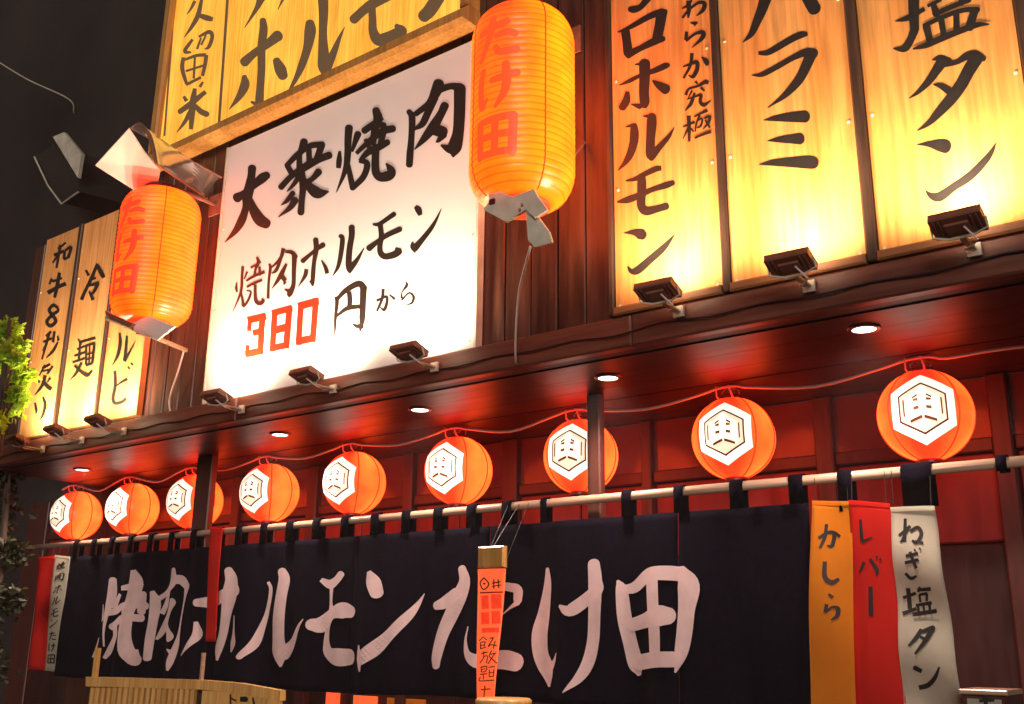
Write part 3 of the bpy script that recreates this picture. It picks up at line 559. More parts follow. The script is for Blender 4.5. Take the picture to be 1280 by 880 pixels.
# gold sign
yg = YS-.05
zg0 = at(300, 152, Y=yg).z; Xg0 = at(191, 165, Y=yg).x; Xg1 = at(588, 22, Y=yg).x
gs = thing('gold_sign', 'golden framed wooden signboard reading 久留米 and ホルモン above the white sign', 'sign', ((Xg0+Xg1)/2, YP, zg0))
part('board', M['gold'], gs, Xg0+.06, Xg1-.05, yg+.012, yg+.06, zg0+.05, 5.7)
part('frame', M['gold_frame'], gs, Xg0, Xg1, yg-.028, yg+.061, zg0-.03, zg0+.048, bev=.02)
part('frame', M['gold_frame'], gs, Xg0, Xg0+.062, yg-.02, yg+.058, zg0+.05, 5.7, bev=.01)
part('frame', M['gold_frame'], gs, Xg1-.05, Xg1, yg-.02, yg+.058, zg0+.05, 5.7, bev=.01)
fn = on_plane(yg+.012)
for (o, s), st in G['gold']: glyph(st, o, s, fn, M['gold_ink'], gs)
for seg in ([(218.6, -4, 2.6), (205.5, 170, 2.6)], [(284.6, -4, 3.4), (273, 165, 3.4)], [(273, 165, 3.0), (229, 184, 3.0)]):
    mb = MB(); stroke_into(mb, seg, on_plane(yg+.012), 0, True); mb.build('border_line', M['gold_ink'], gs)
# three small signs on the left
zl0 = at(95, 534, Y=YS).z; zl1 = at(82, 290, Y=YS).z
XL = [at(23, 545, Y=YS).x, at(67.5, 532, Y=YS).x, at(71.5, 531, Y=YS).x, at(119, 520, Y=YS).x, at(122, 519, Y=YS).x, at(171, 505, Y=YS).x]
gl = 'narrow wooden signs behind the left lantern'
px_rect_sign('wooden_sign', 'narrow wood sign reading 和牛8秒炙り at the far left end', XL[0], XL[1], zl0, zl1, M['left_wood'], G['left1'], M['ink'], gl, fat=1.3)
px_rect_sign('wooden_sign', 'narrow wood sign reading 冷麺 second from the left end', XL[2], XL[3], zl0, zl1, M['left_wood'], G['left2'], M['ink'], gl, fat=1.3)
px_rect_sign('wooden_sign', 'narrow wood sign reading カルビ half hidden behind the left tall lantern', XL[4], XL[5], zl0, zl1, M['left_wood'], G['left3'], M['ink'], gl, fat=1.3)
for i, lab in ((1, 'thin dark strip between the first and second narrow signs'), (3, 'thin dark strip between the second and third narrow signs')):
    o = MB().box(XL[i]+.001, XL[i+1]-.001, YS-.014, YS+.036, zl0, zl1, .003).build('divider_strip', M['frame_black']); tag(o, lab, 'trim', 'dark strips dividing the narrow signs')

# ================================================================== FLOODLIGHTS
AIM = Vector((0, .33, .944)).normalized()
def floodlight():
    t = thing('floodlight', 'x', 'floodlight', (0, 0, 0), 'floodlights along the foot of the signs')
    # local frame: rotate so local +z is the aim
    q = Vector((0, 0, 1)).rotation_difference(AIM).to_matrix()
    h = MB(); h.bbox(-.078, .078, -.050, .050, -.017, .012, .005)
    # cooling fins and a raised driver box on the back
    h.box(-.036, .036, -.020, .020, -.028, -.0175)
    for i in range(-4, 5):
        if abs(i) > 2: h.box(i*.016-.0015, i*.016+.0015, -.040, .040, -.024, -.0175)
    h.rot(q).build('housing', M['dark_metal'], t, rel=False)
    MB().box(-.070, .070, -.042, .042, .0125, .0145).rot(q).build('lamp_glass', M['lampglass'], t, rel=False)
    b = MB()
    for sx in (-1, 1):
        b.tube([(sx*.082, 0, 0), (sx*.082, .015, -.032), (sx*.035, .035, -.040)], .004, 6)
    b.tube([(-.036, .035, -.040), (.036, .035, -.040)], .005, 6)
    b.build('yoke', M['metal'], t, rel=False)
    c = MB(); c.box(-.010, .010, .032, .166, -.044, -.036); c.box(-.022, .022, .166, .178, -.062, -.018); c.build('arm', M['metal'], t, rel=False)
    lead = MB().tube([(.02, -.015, -.026), (.045, .03, -.060), (.02, .08, -.056), (-.015, .12, -.050), (0, .17, -.045)], .0035, 6).build('lead', M['cable'], t, rel=False)
    l = light('lamp_beam', 'SPOT', t, tuple(AIM*.03), LAMP, SPOT_W, spot_size=math.radians(165), spot_blend=1.0, shadow_soft_size=.03)
    l.rotation_mode = 'QUATERNION'; l.rotation_quaternion = Vector((0, 0, -1)).rotation_difference(Vector((0, .27, .96)).normalized())
    return t
fl = floodlight(); first = True
YF = 2.60
for px, py, lab in ((822, 362, 'leftmost of the three floodlights under the big wooden signs'), (988, 327, 'middle one of the three floodlights under the big wooden signs'), (1197, 277, 'rightmost and largest floodlight, under the rightmost wooden sign'),
                    (511, 438, 'floodlight at the right under the white sign'), (383, 468, 'middle floodlight under the white sign, below the red price'), (270, 495, 'floodlight below the bottom left corner of the white sign'),
                    (122, 525, 'floodlight between the second and third narrow signs on the left'), (70, 537, 'floodlight between the first and second narrow signs on the left'), (22, 549, 'leftmost floodlight, beside the leaves of the tree')):
    o = fl if first else copy_tree(fl); first = False
    o.scale = (.82, .82, .82)
    o.location = at(px, py, Y=YF); o['label'] = lab
    o.rotation_euler.z = math.radians(random.uniform(-3, 3))

wp = []
xx = -5.95; q_ = 0
while xx < .5:
    wp.append((xx, YS-.012-.006*(q_ % 2), 2.588-.012*(q_ % 2)+random.uniform(-.003, .003))); xx += .17; q_ += 1
o = MB().tube([tuple(q) for q in catmull(wp, 3)], .0035, 5).build('wiring', M['black'], None, True); tag(o, 'dark thin supply wire sagging along the beam below the signs', 'cable')
# ================================================================== DOWNLIGHTS IN THE CANOPY
def downlight():
    t = thing('downlight', 'x', 'ceiling light', (0, 0, 0), 'round downlights set in the canopy')
    MB().lathe([(.036, -.004), (.046, -.005), (.050, -.002), (.050, .004)], 28).build('trim_ring', M['trim'], t, True, False)
    MB().lathe([(.0005, -.0015), (.036, -.0025)], 28).build('lens', M['down'], t, True, False)
    l = light('lamp_beam', 'SPOT', t, (0, 0, -.02), (1, .74, .64), DOWN_W, spot_size=math.radians(150), spot_blend=1.0, shadow_soft_size=.035)
    return t
dl = downlight(); first = True
for px, py, lab in ((1080, 411, 'large bright downlight right of the second lantern from the right'), (760, 472, 'downlight just right of the dark post'), (525, 512, 'downlight over the fourth lantern from the right'),
                    (350, 543, 'small downlight over the sixth lantern from the right'), (103, 587, 'downlight at the far left end of the canopy')):
    o = dl if first else copy_tree(dl); first = False
    o.location = at(px, py, Z=ZS-.001); o['label'] = lab

# ================================================================== ROUND LANTERNS
def round_lantern():
    R = .153; t = thing('round_lantern', 'x', 'lantern', (0, 0, 0), 'round red lanterns in a row above the curtain')
    NG = 8
    def fn(a, r, z): return r*(1-.022*abs(math.cos(NG*a/2))**6)
    prof = []
    for i in range(25):
        th = -PI/2+.22+(PI-.44)*i/24; prof.append((R*math.cos(th), R*1.0*math.sin(th)))
    MB().lathe(prof, 96, fn=fn).build('shell', M['small'], t, True, False)
    for k in range(NG):
        a = 2*PI*(k)/NG - PI/2 + PI/NG*1.0
        # seams fall where the shell pinches: NG*a/2 = n*pi
        a = 2*PI*k/NG
        pts = [((r*.979+.0006)*math.cos(a), (r*.979+.0006)*math.sin(a), z*1.0) for r, z in prof]
        if k != 6: MB().tube(pts, .0032, 5).build('seam', M['seam'], t, True, False)
    zt = prof[-1][1]; zb_ = prof[0][1]; rc = prof[0][0]
    MB().lathe([(.001, zb_-.018), (rc*1.18, zb_-.018), (rc*1.25, zb_-.012), (rc*1.25, zb_+.004), (rc, zb_+.008)], 28).build('bottom_cap', M['cap'], t, True, False)
    MB().lathe([(rc, zt-.008), (rc*1.2, zt-.003), (rc*1.2, zt+.010), (.001, zt+.012)], 28).build('top_cap', M['cap'], t, True, False)
    h = MB(); h.tube([(-.03, 0, zt+.008), (-.032, 0, zt+.03), (-.012, 0, zt+.044), (.012, 0, zt+.044), (.032, 0, zt+.03), (.03, 0, zt+.008)], .0022, 6)
    h.build('wire_handle', M['cable'], t, True, False)
    # hexagon emblem wrapped on the front (-y)
    def sph(u, v, lift):                      # u to the viewer's right, v up, in lantern radii
        ph = math.asin(max(-.97, min(.97, v))); cx = math.cos(ph)
        lam = u/max(cx, .3)
        r = R+lift
        return (r*cx*math.sin(lam), -r*cx*math.cos(lam), r*math.sin(ph))
    def hexfill(s, lift, m, name, par):
        mb = MB(); N = 10; n0 = {}
        P = []
        for i in range(-N, N+1):
            v = i/N
            half = (1 if abs(v) <= .5 else (1-abs(v))/.5)*.866
            P.append([sph(s*half*j/8*1.02, s*v, lift) for j in range(-8, 9)])
        mb.grid(P); return mb.build(name, m, par, True, False)
    em = hexfill(.74, .0035, M['hex_white'], 'emblem', t)
    hexfill(.545, .0042, M['hex_dark'], 'emblem_border', em)
    hexfill(.50, .0049, M['hex_tint'], 'emblem_field', em)
    def mark(poly, m, lift, nm):              # small shapes of the stylised 肉 mark, given in the hexagon's own units
        mb = MB(); mb.grid([[sph(x_*.49, y_*.49, lift) for x_, y_ in row] for row in poly]); return mb.build(nm, m, em, True, False)
    def quad(a, b_, c, d, n=5):
        return [[((a[0]*(1-i/n)+b_[0]*i/n)*(1-j/n)+(d[0]*(1-i/n)+c[0]*i/n)*j/n, (a[1]*(1-i/n)+b_[1]*i/n)*(1-j/n)+(d[1]*(1-i/n)+c[1]*i/n)*j/n) for i in range(n+1)] for j in range(n+1)]
    W_ = M['hex_white']
    mark(quad((-.62, .46), (0, .82), (0, .60), (-.50, .28)), W_, .0056, 'emblem_stroke')
    mark(quad((0, .82), (.62, .46), (.50, .28), (0, .60)), W_, .0056, 'emblem_stroke')
    mark(quad((-.62, .42), (-.42, .42), (-.46, -.58), (-.64, -.52)), W_, .0063, 'emblem_stroke')
    mark(quad((.42, .42), (.62, .42), (.64, -.52), (.46, -.58)), W_, .0063, 'emblem_stroke')
    mark(quad((-.13, .9), (.13, .9), (.11, -.30), (-.11, -.30)), W_, .0070, 'emblem_stroke')
    mark(quad((-.44, .22), (.44, .22), (.44, .06), (-.44, .06)), W_, .0077, 'emblem_stroke')
    mark(quad((-.48, -.14), (.48, -.14), (.48, -.32), (-.48, -.32)), W_, .0084, 'emblem_stroke')
    D_ = M['hex_dark']
    for q in (((-.36,.44),(-.16,.56),(-.16,.48),(-.38,.34)), ((.16,.56),(.36,.44),(.38,.34),(.16,.48)),
              ((-.34,.02),(-.14,.06),(-.14,-.06),(-.34,-.10)), ((.14,.06),(.34,.02),(.34,-.10),(.14,-.06)),
              ((-.34,.34),(-.16,.38),(-.16,.27),(-.34,.27)), ((.16,.38),(.34,.34),(.34,.27),(.16,.27)),
              ((-.52,-.50),(-.04,-.32),(-.04,-.44),(-.50,-.60)), ((.04,-.32),(.52,-.50),(.50,-.60),(.04,-.44)),
              ((-.76,.36),(-.70,.36),(-.70,-.34),(-.76,-.30)), ((.70,.36),(.76,.36),(.76,-.30),(.70,-.34))):
        mark(quad(*q, n=2), D_, .0092, 'emblem_counter')
    return t
rl = round_lantern(); first = True
LP = [(1157,522,13,'largest round lantern, rightmost of the row, facing straight out'), (917,550,12,'round lantern second from the right, beside the dark bay'), (726,575,14,'round lantern third from the right, crossed by the dark post'),
      (573,592,9,'fourth round lantern from the right, just left of a bright red door post'), (443,607,8,'fifth round lantern from the right, middle of the row'), (337,621,8,'sixth round lantern from the right, between the crossed lantern and the middle one'),
      (244,631,7,'third round lantern from the left, half hidden by a dark post'), (166,639,6,'second round lantern from the left end'), (96,646,5,'smallest round lantern, at the left end of the row')]
lpos = []
for px, py, az, lab in LP:
    o = rl if first else copy_tree(rl); first = False
    p = at(px, py, Y=YL); p.z = 2.337; o.location = p; o['label'] = lab
    o.rotation_euler = (math.radians(random.uniform(-1.5, 1.5)), math.radians(random.uniform(-2, 2)), math.radians(az)); lpos.append(p)
# power cable strung along the row, looped up at every lantern
pts = []
for i, p in enumerate(lpos):
    pts += [(p.x+.10, YL-.055, 2.508), (p.x+.045, YL-.06, 2.521), (p.x-.03, YL-.06, 2.520), (p.x-.12, YL-.055, 2.505)]
    if i < len(lpos)-1:
        q = lpos[i+1]; pts.append(((p.x+q.x)/2, YL-.05, 2.472+random.uniform(-.012, .012)))
pts = [(lpos[0].x+.45, YL-.05, 2.505), (lpos[0].x+.24, YL-.05, 2.512)] + pts
pts = [tuple(q[:3]) for q in catmull([(a, b_, c) for a, b_, c in pts], 4)]
cb = MB().tube(pts, .0058, 6).build('power_cable', M['cable'], None, True); tag(cb, 'pale power cable looped from lantern to lantern under the canopy', 'cable')
for i, p in enumerate(lpos):
    hk = thing('ceiling_hook', 'small hook with short leads holding the ' + LP[i][3].split(',')[0], 'hook', (p.x, YL, 2.53), 'hooks holding the round lanterns')
    MB().box(p.x-.012, p.x+.012, YL-.012, YL+.012, 2.522, 2.53).build('ceiling_plate', M['cable'], hk)
    MB().tube([(p.x, YL, 2.5215), (p.x, YL, 2.515), (p.x+.008, YL-.01, 2.508), (p.x, YL-.016, 2.512)], .003, 6).build('hook', M['cable'], hk)
    MB().tube([(p.x-.03, YL-.066, 2.526), (p.x-.034, YL-.055, 2.49), (p.x-.03, YL-.02, 2.475)], .0032, 6).build('lead', M['cable'], hk)
    MB().tube([(p.x+.02, YL-.066, 2.526), (p.x+.026, YL-.055, 2.495), (p.x+.02, YL-.03, 2.482)], .0035, 6).build('lead', M['cable'], hk)

# ================================================================== TALL LANTERNS
def tall_lantern(label, px, pyt, pyb, pxr, Y, az, g1, g2, ig, name='tall_lantern'):
    top = at(px[0], pyt, Y=Y); bot = at(px[1], pyb, Y=Y); cx = (top.x+bot.x)/2
    mid = Vector((cx, Y, (top.z+bot.z)/2)); R = pxr*depth(mid)/F_PX*.985; H = top.z-bot.z
    t = thing(name, label, 'lantern', (cx, Y, bot.z), 'tall lanterns hung in front of the signs')
    NR = 30
    paper = lantern_mat('tall_lantern_paper', (5.6, .12, .014), (5.6, g1, .003), (5.6, g2, .002), 1.0, 0, H, ribs=NR)
    ink = mat('lantern_lettering', (.5, .04, .02), .35, emit=(1.6, ig, .012), es=1.0)
    def env(u):      # u 0..1 bottom to top
        e = min(u, 1-u); k = .17
        if e >= k: return 1
        s = (k-e)/k; return .52+.48*math.sqrt(max(0, 1-s**2.0))
    prof = []
    for i in range(NR*6+1):
        u = i/(NR*6); rib = .012*(1-abs(math.sin(PI*u*NR)))**1.5*1.3
        prof.append((R*env(u)*(1-rib), H*u))
    seg = 64
    sh = MB().lathe(prof, seg).build('paper_shell', paper, t, True, False)
    sh.scale = (1, 1, 1)
    for k in range(4):
        a = -PI/2+math.radians(62)+k*PI/2
        pt = [((r+.0015)*math.cos(a), (r+.0015)*math.sin(a), z) for r, z in prof[::3]]
        MB().tube(pt, .0024, 5).build('seam', M['seam'], t, True, False)
    r0 = prof[0][0]
    MB().lathe([(r0+.002, .006), (r0+.004, -.012), (r0-.006, -.014), (r0-.008, .03), (r0*.5, .05), (.001, .055)], 40).build('bottom_ring', M['big_in'], t, True, False)
    MB().lathe([(r0+.002, H-.006), (r0+.004, H+.02), (r0-.012, H+.024), (.001, H+.02)], 40).build('top_cap', M['cap'], t, True, False)
    # lettering wrapped round the paper
    S = R*.98; zc = H*.80
    hs = H*.255
    for gi, gl_ in enumerate(TAKEDA):
        def fnc(x_, y_, layer, gi=gi):
            u = (x_-50)/100*S; z = H*.87-(gi*hs*1.0+y_/100*hs*.92)
            uu = z/H; rr = R*env(uu)+.0015+layer*.0003
            ph = math.radians(az)+u/R
            return (rr*math.sin(ph), -rr*math.cos(ph), z)
        mb = MB()
        for k, st in enumerate(gl_): stroke_into(mb, [(a, b_, c*1.3) for a, b_, c in st], fnc, k)
        mb.build('letter', ink, t, rel=False)
    return t, cx, R, bot.z, top.z, Y
tR = tall_lantern('big tall red paper lantern between the white sign and the wooden signs', (652, 654), 24, 256, 66.5, 2.50, 8, .25, .46, .085)
tL = tall_lantern('smaller looking tall red lantern on the left under a clear rain hood', (199, 192), 246, 403, 49, 2.50, 11, .20, .34, .05)

def plate(poly, Y, t, th=.004):
    return [tuple(at(x_, y_, Y=Y)) for x_, y_ in poly]
# lower bracket of the right lantern
g = thing('lantern_bracket', 'grey folded metal bracket holding the foot of the big right lantern', 'bracket', at(690, 300, Y=2.6), 'metal brackets of the tall lanterns')
bz = tR[3]
mb = MB(); mb.prism(plate([(601,214),(614,216),(622,238),(640,246),(667,236),(672,246),(684,262),(668,272),(657,262),(632,277),(604,262),(612,250),(608,236),(602,228)], 2.38, 0), (0, .012, 0)); mb.build('base_plate', M['metal'], g)
mb = MB(); mb.prism(plate([(657,262),(670,268),(686,290),(690,303),(668,309),(660,300)], 2.395, 0), (0, .010, .002)); mb.build('arm_plate', M['metal'], g)
mb = MB(); p0 = at(676, 302, Y=2.41); p0 = at(655, 250, Y=2.395); mb.tube([p0, (p0.x-.02, 2.60, p0.z+.16), (p0.x-.03, 2.79, p0.z+.38)], .007, 8); mb.build('support_arm', M['dark_metal'], g)
for px, py in ((653, 256), (650, 262)):
    p = at(px, py, Y=2.377); MB().tube([p, (p.x, p.y-.006, p.z)], .0042, 8).build('bolt', M['pole'], g)
for px, py in ((606, 219), (615, 252)):
    p = at(px, py, Y=2.377); MB().box(p.x-.010, p.x+.012, p.y-.004, p.y+.002, p.z-.008, p.z+.008).build('clip', M['cap'], g)
for a, lab in (((603, 207, 616, 216), 0),):
    pass
# lead dropping from the bracket to the canopy
pa = at(663, 308, Y=2.40); pb_ = at(648, 372, Y=2.58); pc = at(645, 452, Y=2.74)
o = MB().tube([tuple(q) for q in catmull([tuple(pa), tuple(pb_), tuple(pc), (pc.x, 2.80, 2.60)], 6)], .0042, 6).build('hanging_lead', M['cable'], None, True)
tag(o, 'pale lead dropping from the right lantern bracket down to the canopy', 'cable', 'leads of the tall lanterns')
# upper arms
for tt, nm, lab in ((tR, 'upper_arm', 'dark bracket arm holding the top of the big right lantern'), (tL, 'upper_arm', 'dark bracket arm holding the top of the left tall lantern')):
    g2 = thing('top_bracket', lab, 'bracket', (tt[1], 2.79, tt[4]+.06), 'hanging arms of the tall lanterns')
    mb = MB().tube([(tt[1], 2.47, tt[4]+.055), (tt[1], 2.795, tt[4]+.055)], .011, 8); mb.build('arm', M['dark_metal'], g2)
    mb = MB().tube([(tt[1], tt[5], tt[4]+.06), (tt[1]-.01, tt[5], tt[4]+.035), (tt[1], tt[5], tt[4]+.018)], .008, 8); mb.build('hook', M['dark_metal'], g2)
    part('wall_plate', M['dark_metal'], g2, tt[1]-.05, tt[1]+.05, 2.788, 2.796, tt[4], tt[4]+.11)
# left lantern's lower bracket
g = thing('lantern_bracket', 'pale metal plate and long rail under the left tall lantern', 'bracket', at(232, 438, Y=2.78), 'metal brackets of the tall lanterns')
pa = at(133, 397, Y=2.27); pb_ = at(233, 438, Y=2.76)
mb = MB().tube([pa, pb_], .011, 6); mb.build('rail', M['pole'], g)
mb = MB(); mb.prism(plate([(152,409),(186,395),(218,408),(196,425),(184,420)], 2.42, 0), (0, .01, 0)); mb.build('base_plate', M['metal_white'], g)
mb = MB(); mb.prism(plate([(131,388),(138,392),(165,404),(160,409),(133,397)], 2.28, 0), (0, .02, 0)); mb.build('end_plate', M['dark_metal'], g)
p = at(175, 405, Y=2.3); mb = MB(); mb.box(tL[1]-.03, tL[1]+.03, 2.46, 2.54, tL[3]-.055, tL[3]-.012); mb.build('socket', M['cap'], g)
pa = at(230, 438, Y=2.75); pc = at(212, 500, Y=2.77)
o = MB().tube([tuple(q) for q in catmull([tuple(pa), tuple(at(222, 466, Y=2.755)), tuple(pc), (pc.x+.01, 2.79, 2.60)], 6)], .0048, 6).build('hanging_lead', M['cable'], None, True)
tag(o, 'pale lead dropping from the left lantern rail to the canopy', 'cable', 'leads of the tall lanterns')
# rain hood over the left lantern
zh = tL[4]+.045
g = thing('rain_hood', 'smoky curved clear rain hood with a white end plate over the left lantern', 'rain hood', (tL[1], 2.5, zh))
q0, q1, q2 = at(119, 207, Y=2.20), at(161, 161, Y=2.16), at(202, 214, Y=2.40); nn = (q1-q0).cross(q2-q0)
def onp(x_, y_):
    dd = at(x_, y_, Y=3)-EYE; return tuple(EYE+dd*((q0-EYE).dot(nn)/dd.dot(nn)))
mb = MB(); mb.prism([onp(*q) for q in ((119,207),(161,161),(180,190),(200,214),(196,238),(168,238))], nn.normalized()*.008); mb.build('end_plate', M['metal_white'], g)
P = []
for i in range(13):
    s = i/12
    b0 = at(164+30*s, 160+44*s*s, Y=2.30); c0 = at(277-18*s, 222+26*s, Y=2.76)
    P.append([tuple(b0.lerp(c0, q/6)+Vector((0, 0, .05*math.sin(PI*s)*(1-.3*q/6)))) for q in range(7)])
mb = MB(); mb.grid(P, (0, 0, -.004)); mb.build('clear_cover', M['acrylic'], g, True)
for s in (0, 12):
    mb = MB().tube([P[s][0], P[s][3], P[s][-1]], .005, 6); mb.build('edge_rod', M['dark_metal'], g)
mb = MB().tube([P[i][0] for i in range(13)], .005, 6); mb.build('edge_rod', M['dark_metal'], g)
print('HOOD', tL, [tuple(round(k, 2) for k in at(x_, y_, Y=2.3)) for x_, y_ in ((119,207),(161,162),(196,222))])
# ================================================================== NOREN CURTAIN
zpole = at(640, 632, Y=YN).z
XN0, XN1 = at(84, 690, Y=YN).x, at(1012, 630, Y=YN).x
ztop, zbot = zpole-.075, at(450, 866, Y=YN).z
pl = MB().tube([(-6.75, YN, zpole), (-3.2, YN, zpole-.004), (.62, YN, zpole)], .0165, 12).build('curtain_pole', M['pole'], None, True)
tag(pl, 'long pale pole running under the round lanterns and carrying the dark curtain', 'pole')
nor = thing('noren_curtain', 'long dark navy shop curtain with big white brush lettering 焼肉ホルモンたけ田', 'curtain', ((XN0+XN1)/2, YN, ztop))
def ripple(X, z):
    d = max(0, min(1, (ztop-z)/.7))
    return (.022*math.sin(X*13.1+.6+z*.8+.5*math.sin(X*3.1))+.012*math.sin(X*31+1.9+z*1.5)+.016*math.sin(X*5.3+2.2)-.02)*(.30+.9*d)+.006*math.sin(z*9+X*3)*d
cuts = [XN0] + [at(p_, 760, Y=YN).x for p_ in (262, 440, 612, 853)] + [XN1]
for i, (a, b_) in enumerate(zip(cuts, cuts[1:])):
    nx = max(8, int((b_-a)/.022)); P = []
    off = .012*(i % 2)
    for r_ in range(25):
        z = ztop+(zbot-ztop)*r_/24
        row = []
        for c in range(nx+1):
            X = a+.002+(b_-a-.004)*c/nx
            e = 0
            row.append((X, YN+ripple(X, z)+.002, z+.006*math.sin(X*4)*r_/24))
        P.append(row)
    mb = MB(); mb.grid(P, (0, .003, 0)); mb.build('cloth_panel', M['noren'], nor, True)
def noren_fn(px, py, layer):
    p = at(px, py, Y=YN); return (p.x, YN+ripple(p.x, p.z)-.0018-layer*.0003, p.z)
for (o, s), st in G['noren']: glyph(st, o, s, noren_fn, M['noren_white'], nor)
tabs_px = [(683,8), (786,12), (851,12), (923,17), (997,18), (1058,18)]
txs = []
for px, wp in tabs_px:
    y_ = 632-(px-640)*.0865
    txs.append((at(px-wp/2, y_, Y=YN).x, at(px+wp/2, y_, Y=YN).x))
x = txs[0][0]-.19
while x > XN0: txs.append((x, x+.05)); x -= .185+random.uniform(-.006, .006)
for a, b_ in txs:
    mb = MB(); low = ztop-.004
    if a > XN1+.01: low = at(1058, 640, Y=YN).z
    prof = [(YN-.0205, low), (YN-.0210, zpole), (YN-.015, zpole+.015), (YN, zpole+.0205), (YN+.015, zpole+.015), (YN+.021, zpole), (YN+.0205, ztop-.01)]
    mb.grid([[(a, y_, z_), (b_, y_, z_)] for y_, z_ in prof], (0, 0, .0012)); mb.build('hanging_loop', M['noren'], nor, True)
# wide loops at the right of the pole
for px0, px1, py0, py1 in ((1128, 1167, 590, 633), (1246, 1260, 576, 590)):
    a = at(px0, py0, Y=YN).x; b_ = at(px1, py0, Y=YN).x; lo = at((px0+px1)/2, py1, Y=YN).z
    mb = MB(); prof = [(YN-.0220, lo), (YN-.0223, zpole), (YN-.016, zpole+.016), (YN, zpole+.0215), (YN+.016, zpole+.016), (YN+.022, lo)]
    mb.grid([[(a, y_, z_), (b_, y_, z_)] for y_, z_ in prof], (0, 0, .0012)); mb.build('hanging_loop', M['noren'], nor, True)

# ================================================================== BANNERS
def banner(name, label, quad, Y, m, glyphs, group, amp=.006, ph=0., ink='ink', fr=9):
    (x0, y0), (x1, y1), (x2, y2), (x3, y3) = quad          # tl tr br bl in the picture
    c = at((x0+x1)/2, (y0+y1)/2, Y=Y); t = thing(name, label, 'banner', c, group)
    def wave(p): return amp*math.sin(p.x*27+ph+p.z*4)+amp*1.2*math.sin(p.z*fr+ph+p.x*9)
    P = []
    for i in range(31):
        s = i/30; row = []
        for j in range(11):
            q = j/10
            px = (x0*(1-q)+x1*q)*(1-s)+(x3*(1-q)+x2*q)*s; py = (y0*(1-q)+y1*q)*(1-s)+(y3*(1-q)+y2*q)*s
            p = at(px, py, Y=Y); row.append((p.x, Y+wave(p), p.z))
        P.append(row)
    mb = MB(); mb.grid(P, (0, .0015, 0)); mb.build('cloth', m, t, True)
    hem = MB(); hem.grid([[(a[0], a[1]-.0016, a[2]+dz) for a in P[0]] for dz in (.002, -.012)]); hem.build('top_hem', m, t, True)
    def fn(px, py, layer):
        p = at(px, py, Y=Y); return (p.x, Y+wave(p)-.0012-layer*.0003, p.z)
    for (o, s), st in glyphs: glyph(st, o, s, fn, M[ink], t)
    tl, tr = at(x0+4, y0, Y=Y), at(x1-4, y1, Y=Y)
    for q in (tl, tr):
        mb = MB().tube([(q.x, Y+wave(q)+.001, q.z), (q.x, YN-.016, zpole+.002)], .0011, 5); mb.build('tie_string', M['black'], t)
    return t, fn
gb = 'narrow cloth menu banners hanging from the pole'
banner('menu_banner', 'yellow orange cloth banner reading かしら beside the curtain', [(1014,626),(1063,627),(1070,905),(1012,905)], YN-.03, M['banner_yellow'], G['kashira'], gb, ph=.4)
banner('menu_banner', 'bright red cloth banner reading レバー between the yellow and cream banners', [(1062,626),(1112,630),(1136,905),(1069,905)], YN-.022, M['banner_red'], G['reba'], gb, ph=1.4)
banner('menu_banner', 'cream cloth banner reading ねぎ塩タン with a wrinkled right edge', [(1111,634),(1168,633),(1208,905),(1131,905)], YN-.04, M['banner_white'], G['negi'], gb, ph=2.2, amp=.008, fr=23)
banner('menu_banner', 'thin bright red ribbon hanging over the ホ of the curtain', [(264,660),(278,660),(269,802),(256,802)], YN-.035, M['banner_red'], [], gb, ph=.7, amp=.003)
lb, lfn = banner('menu_banner', 'small cream strip banner with tiny black writing at the left end of the curtain', [(69,694),(86,696),(71,840),(55,838)], YN-.03, M['banner_white'], [], gb, ph=3, amp=.004)
banner('menu_banner', 'dull red strip banner at the far left end of the curtain', [(50,697),(69,695),(55,838),(35,836)], YN-.026, M['banner_red'], [], gb, ph=2, amp=.004)
rs = random.Random(3)
for k, (o_, st) in enumerate([(0, G['white'][2][1]), (0, G['white'][3][1]), (0, G['white'][6][1]), (0, G['white'][7][1]), (0, G['white'][8][1]), (0, G['white'][9][1]), (0, TAKEDA[0]), (0, TAKEDA[1]), (0, TAKEDA[2])]):
    y_ = 707+k*14.6; cx = 77.5-(y_-695)*.105       # small brush characters down the strip
    glyph(boxed(st, cx, y_, 8.5, 10.5, .1), (0, 0), 1, lfn, M['ink'], lb, fat=1.0)
ob, ofn = banner('paper_banner', 'orange paper menu strip with red and black writing hung in front of the curtain letters', [(597,712),(631,711),(619,884),(596,884)], 3.02, M['banner_orange'], [], None, amp=.004, ph=1)
ob['category'] = 'banner'
def oc(st, m='red_ink'): return glyph(st, (0, 0), 1, ofn, M[m], ob)
oc([[(605,722,1.6),(600,729,1.6),(605,737,1.6),(611,730,1.6),(605,722,1.6)],[(604,729,1.8),(607,730,1.8)]], 'ink')
oc([[(615,729,1.5),(625,727,1.5)],[(617,724,1.5),(617,736,1.3)],[(622,724,1.4),(623,735,1.4)],[(615,733,1.2),(626,731,1.2)]], 'ink')
mb = MB(); stroke_into(mb, [(600,741,2),(628,740,2)], ofn, 0, True); mb.build('printed_rule', M['red_ink'], ob)
for r_, (x0_, x1_, yy, h_) in enumerate(((602,611,753,17),(614,626,752,18),(602,612,773,15),(615,625,772,16),(603,624,788,6))):
    mb = MB(); stroke_into(mb, [(x0_, yy, h_), (x1_, yy-.6, h_)], ofn, 0, True); mb.build('printed_block', M['red_print'], ob)
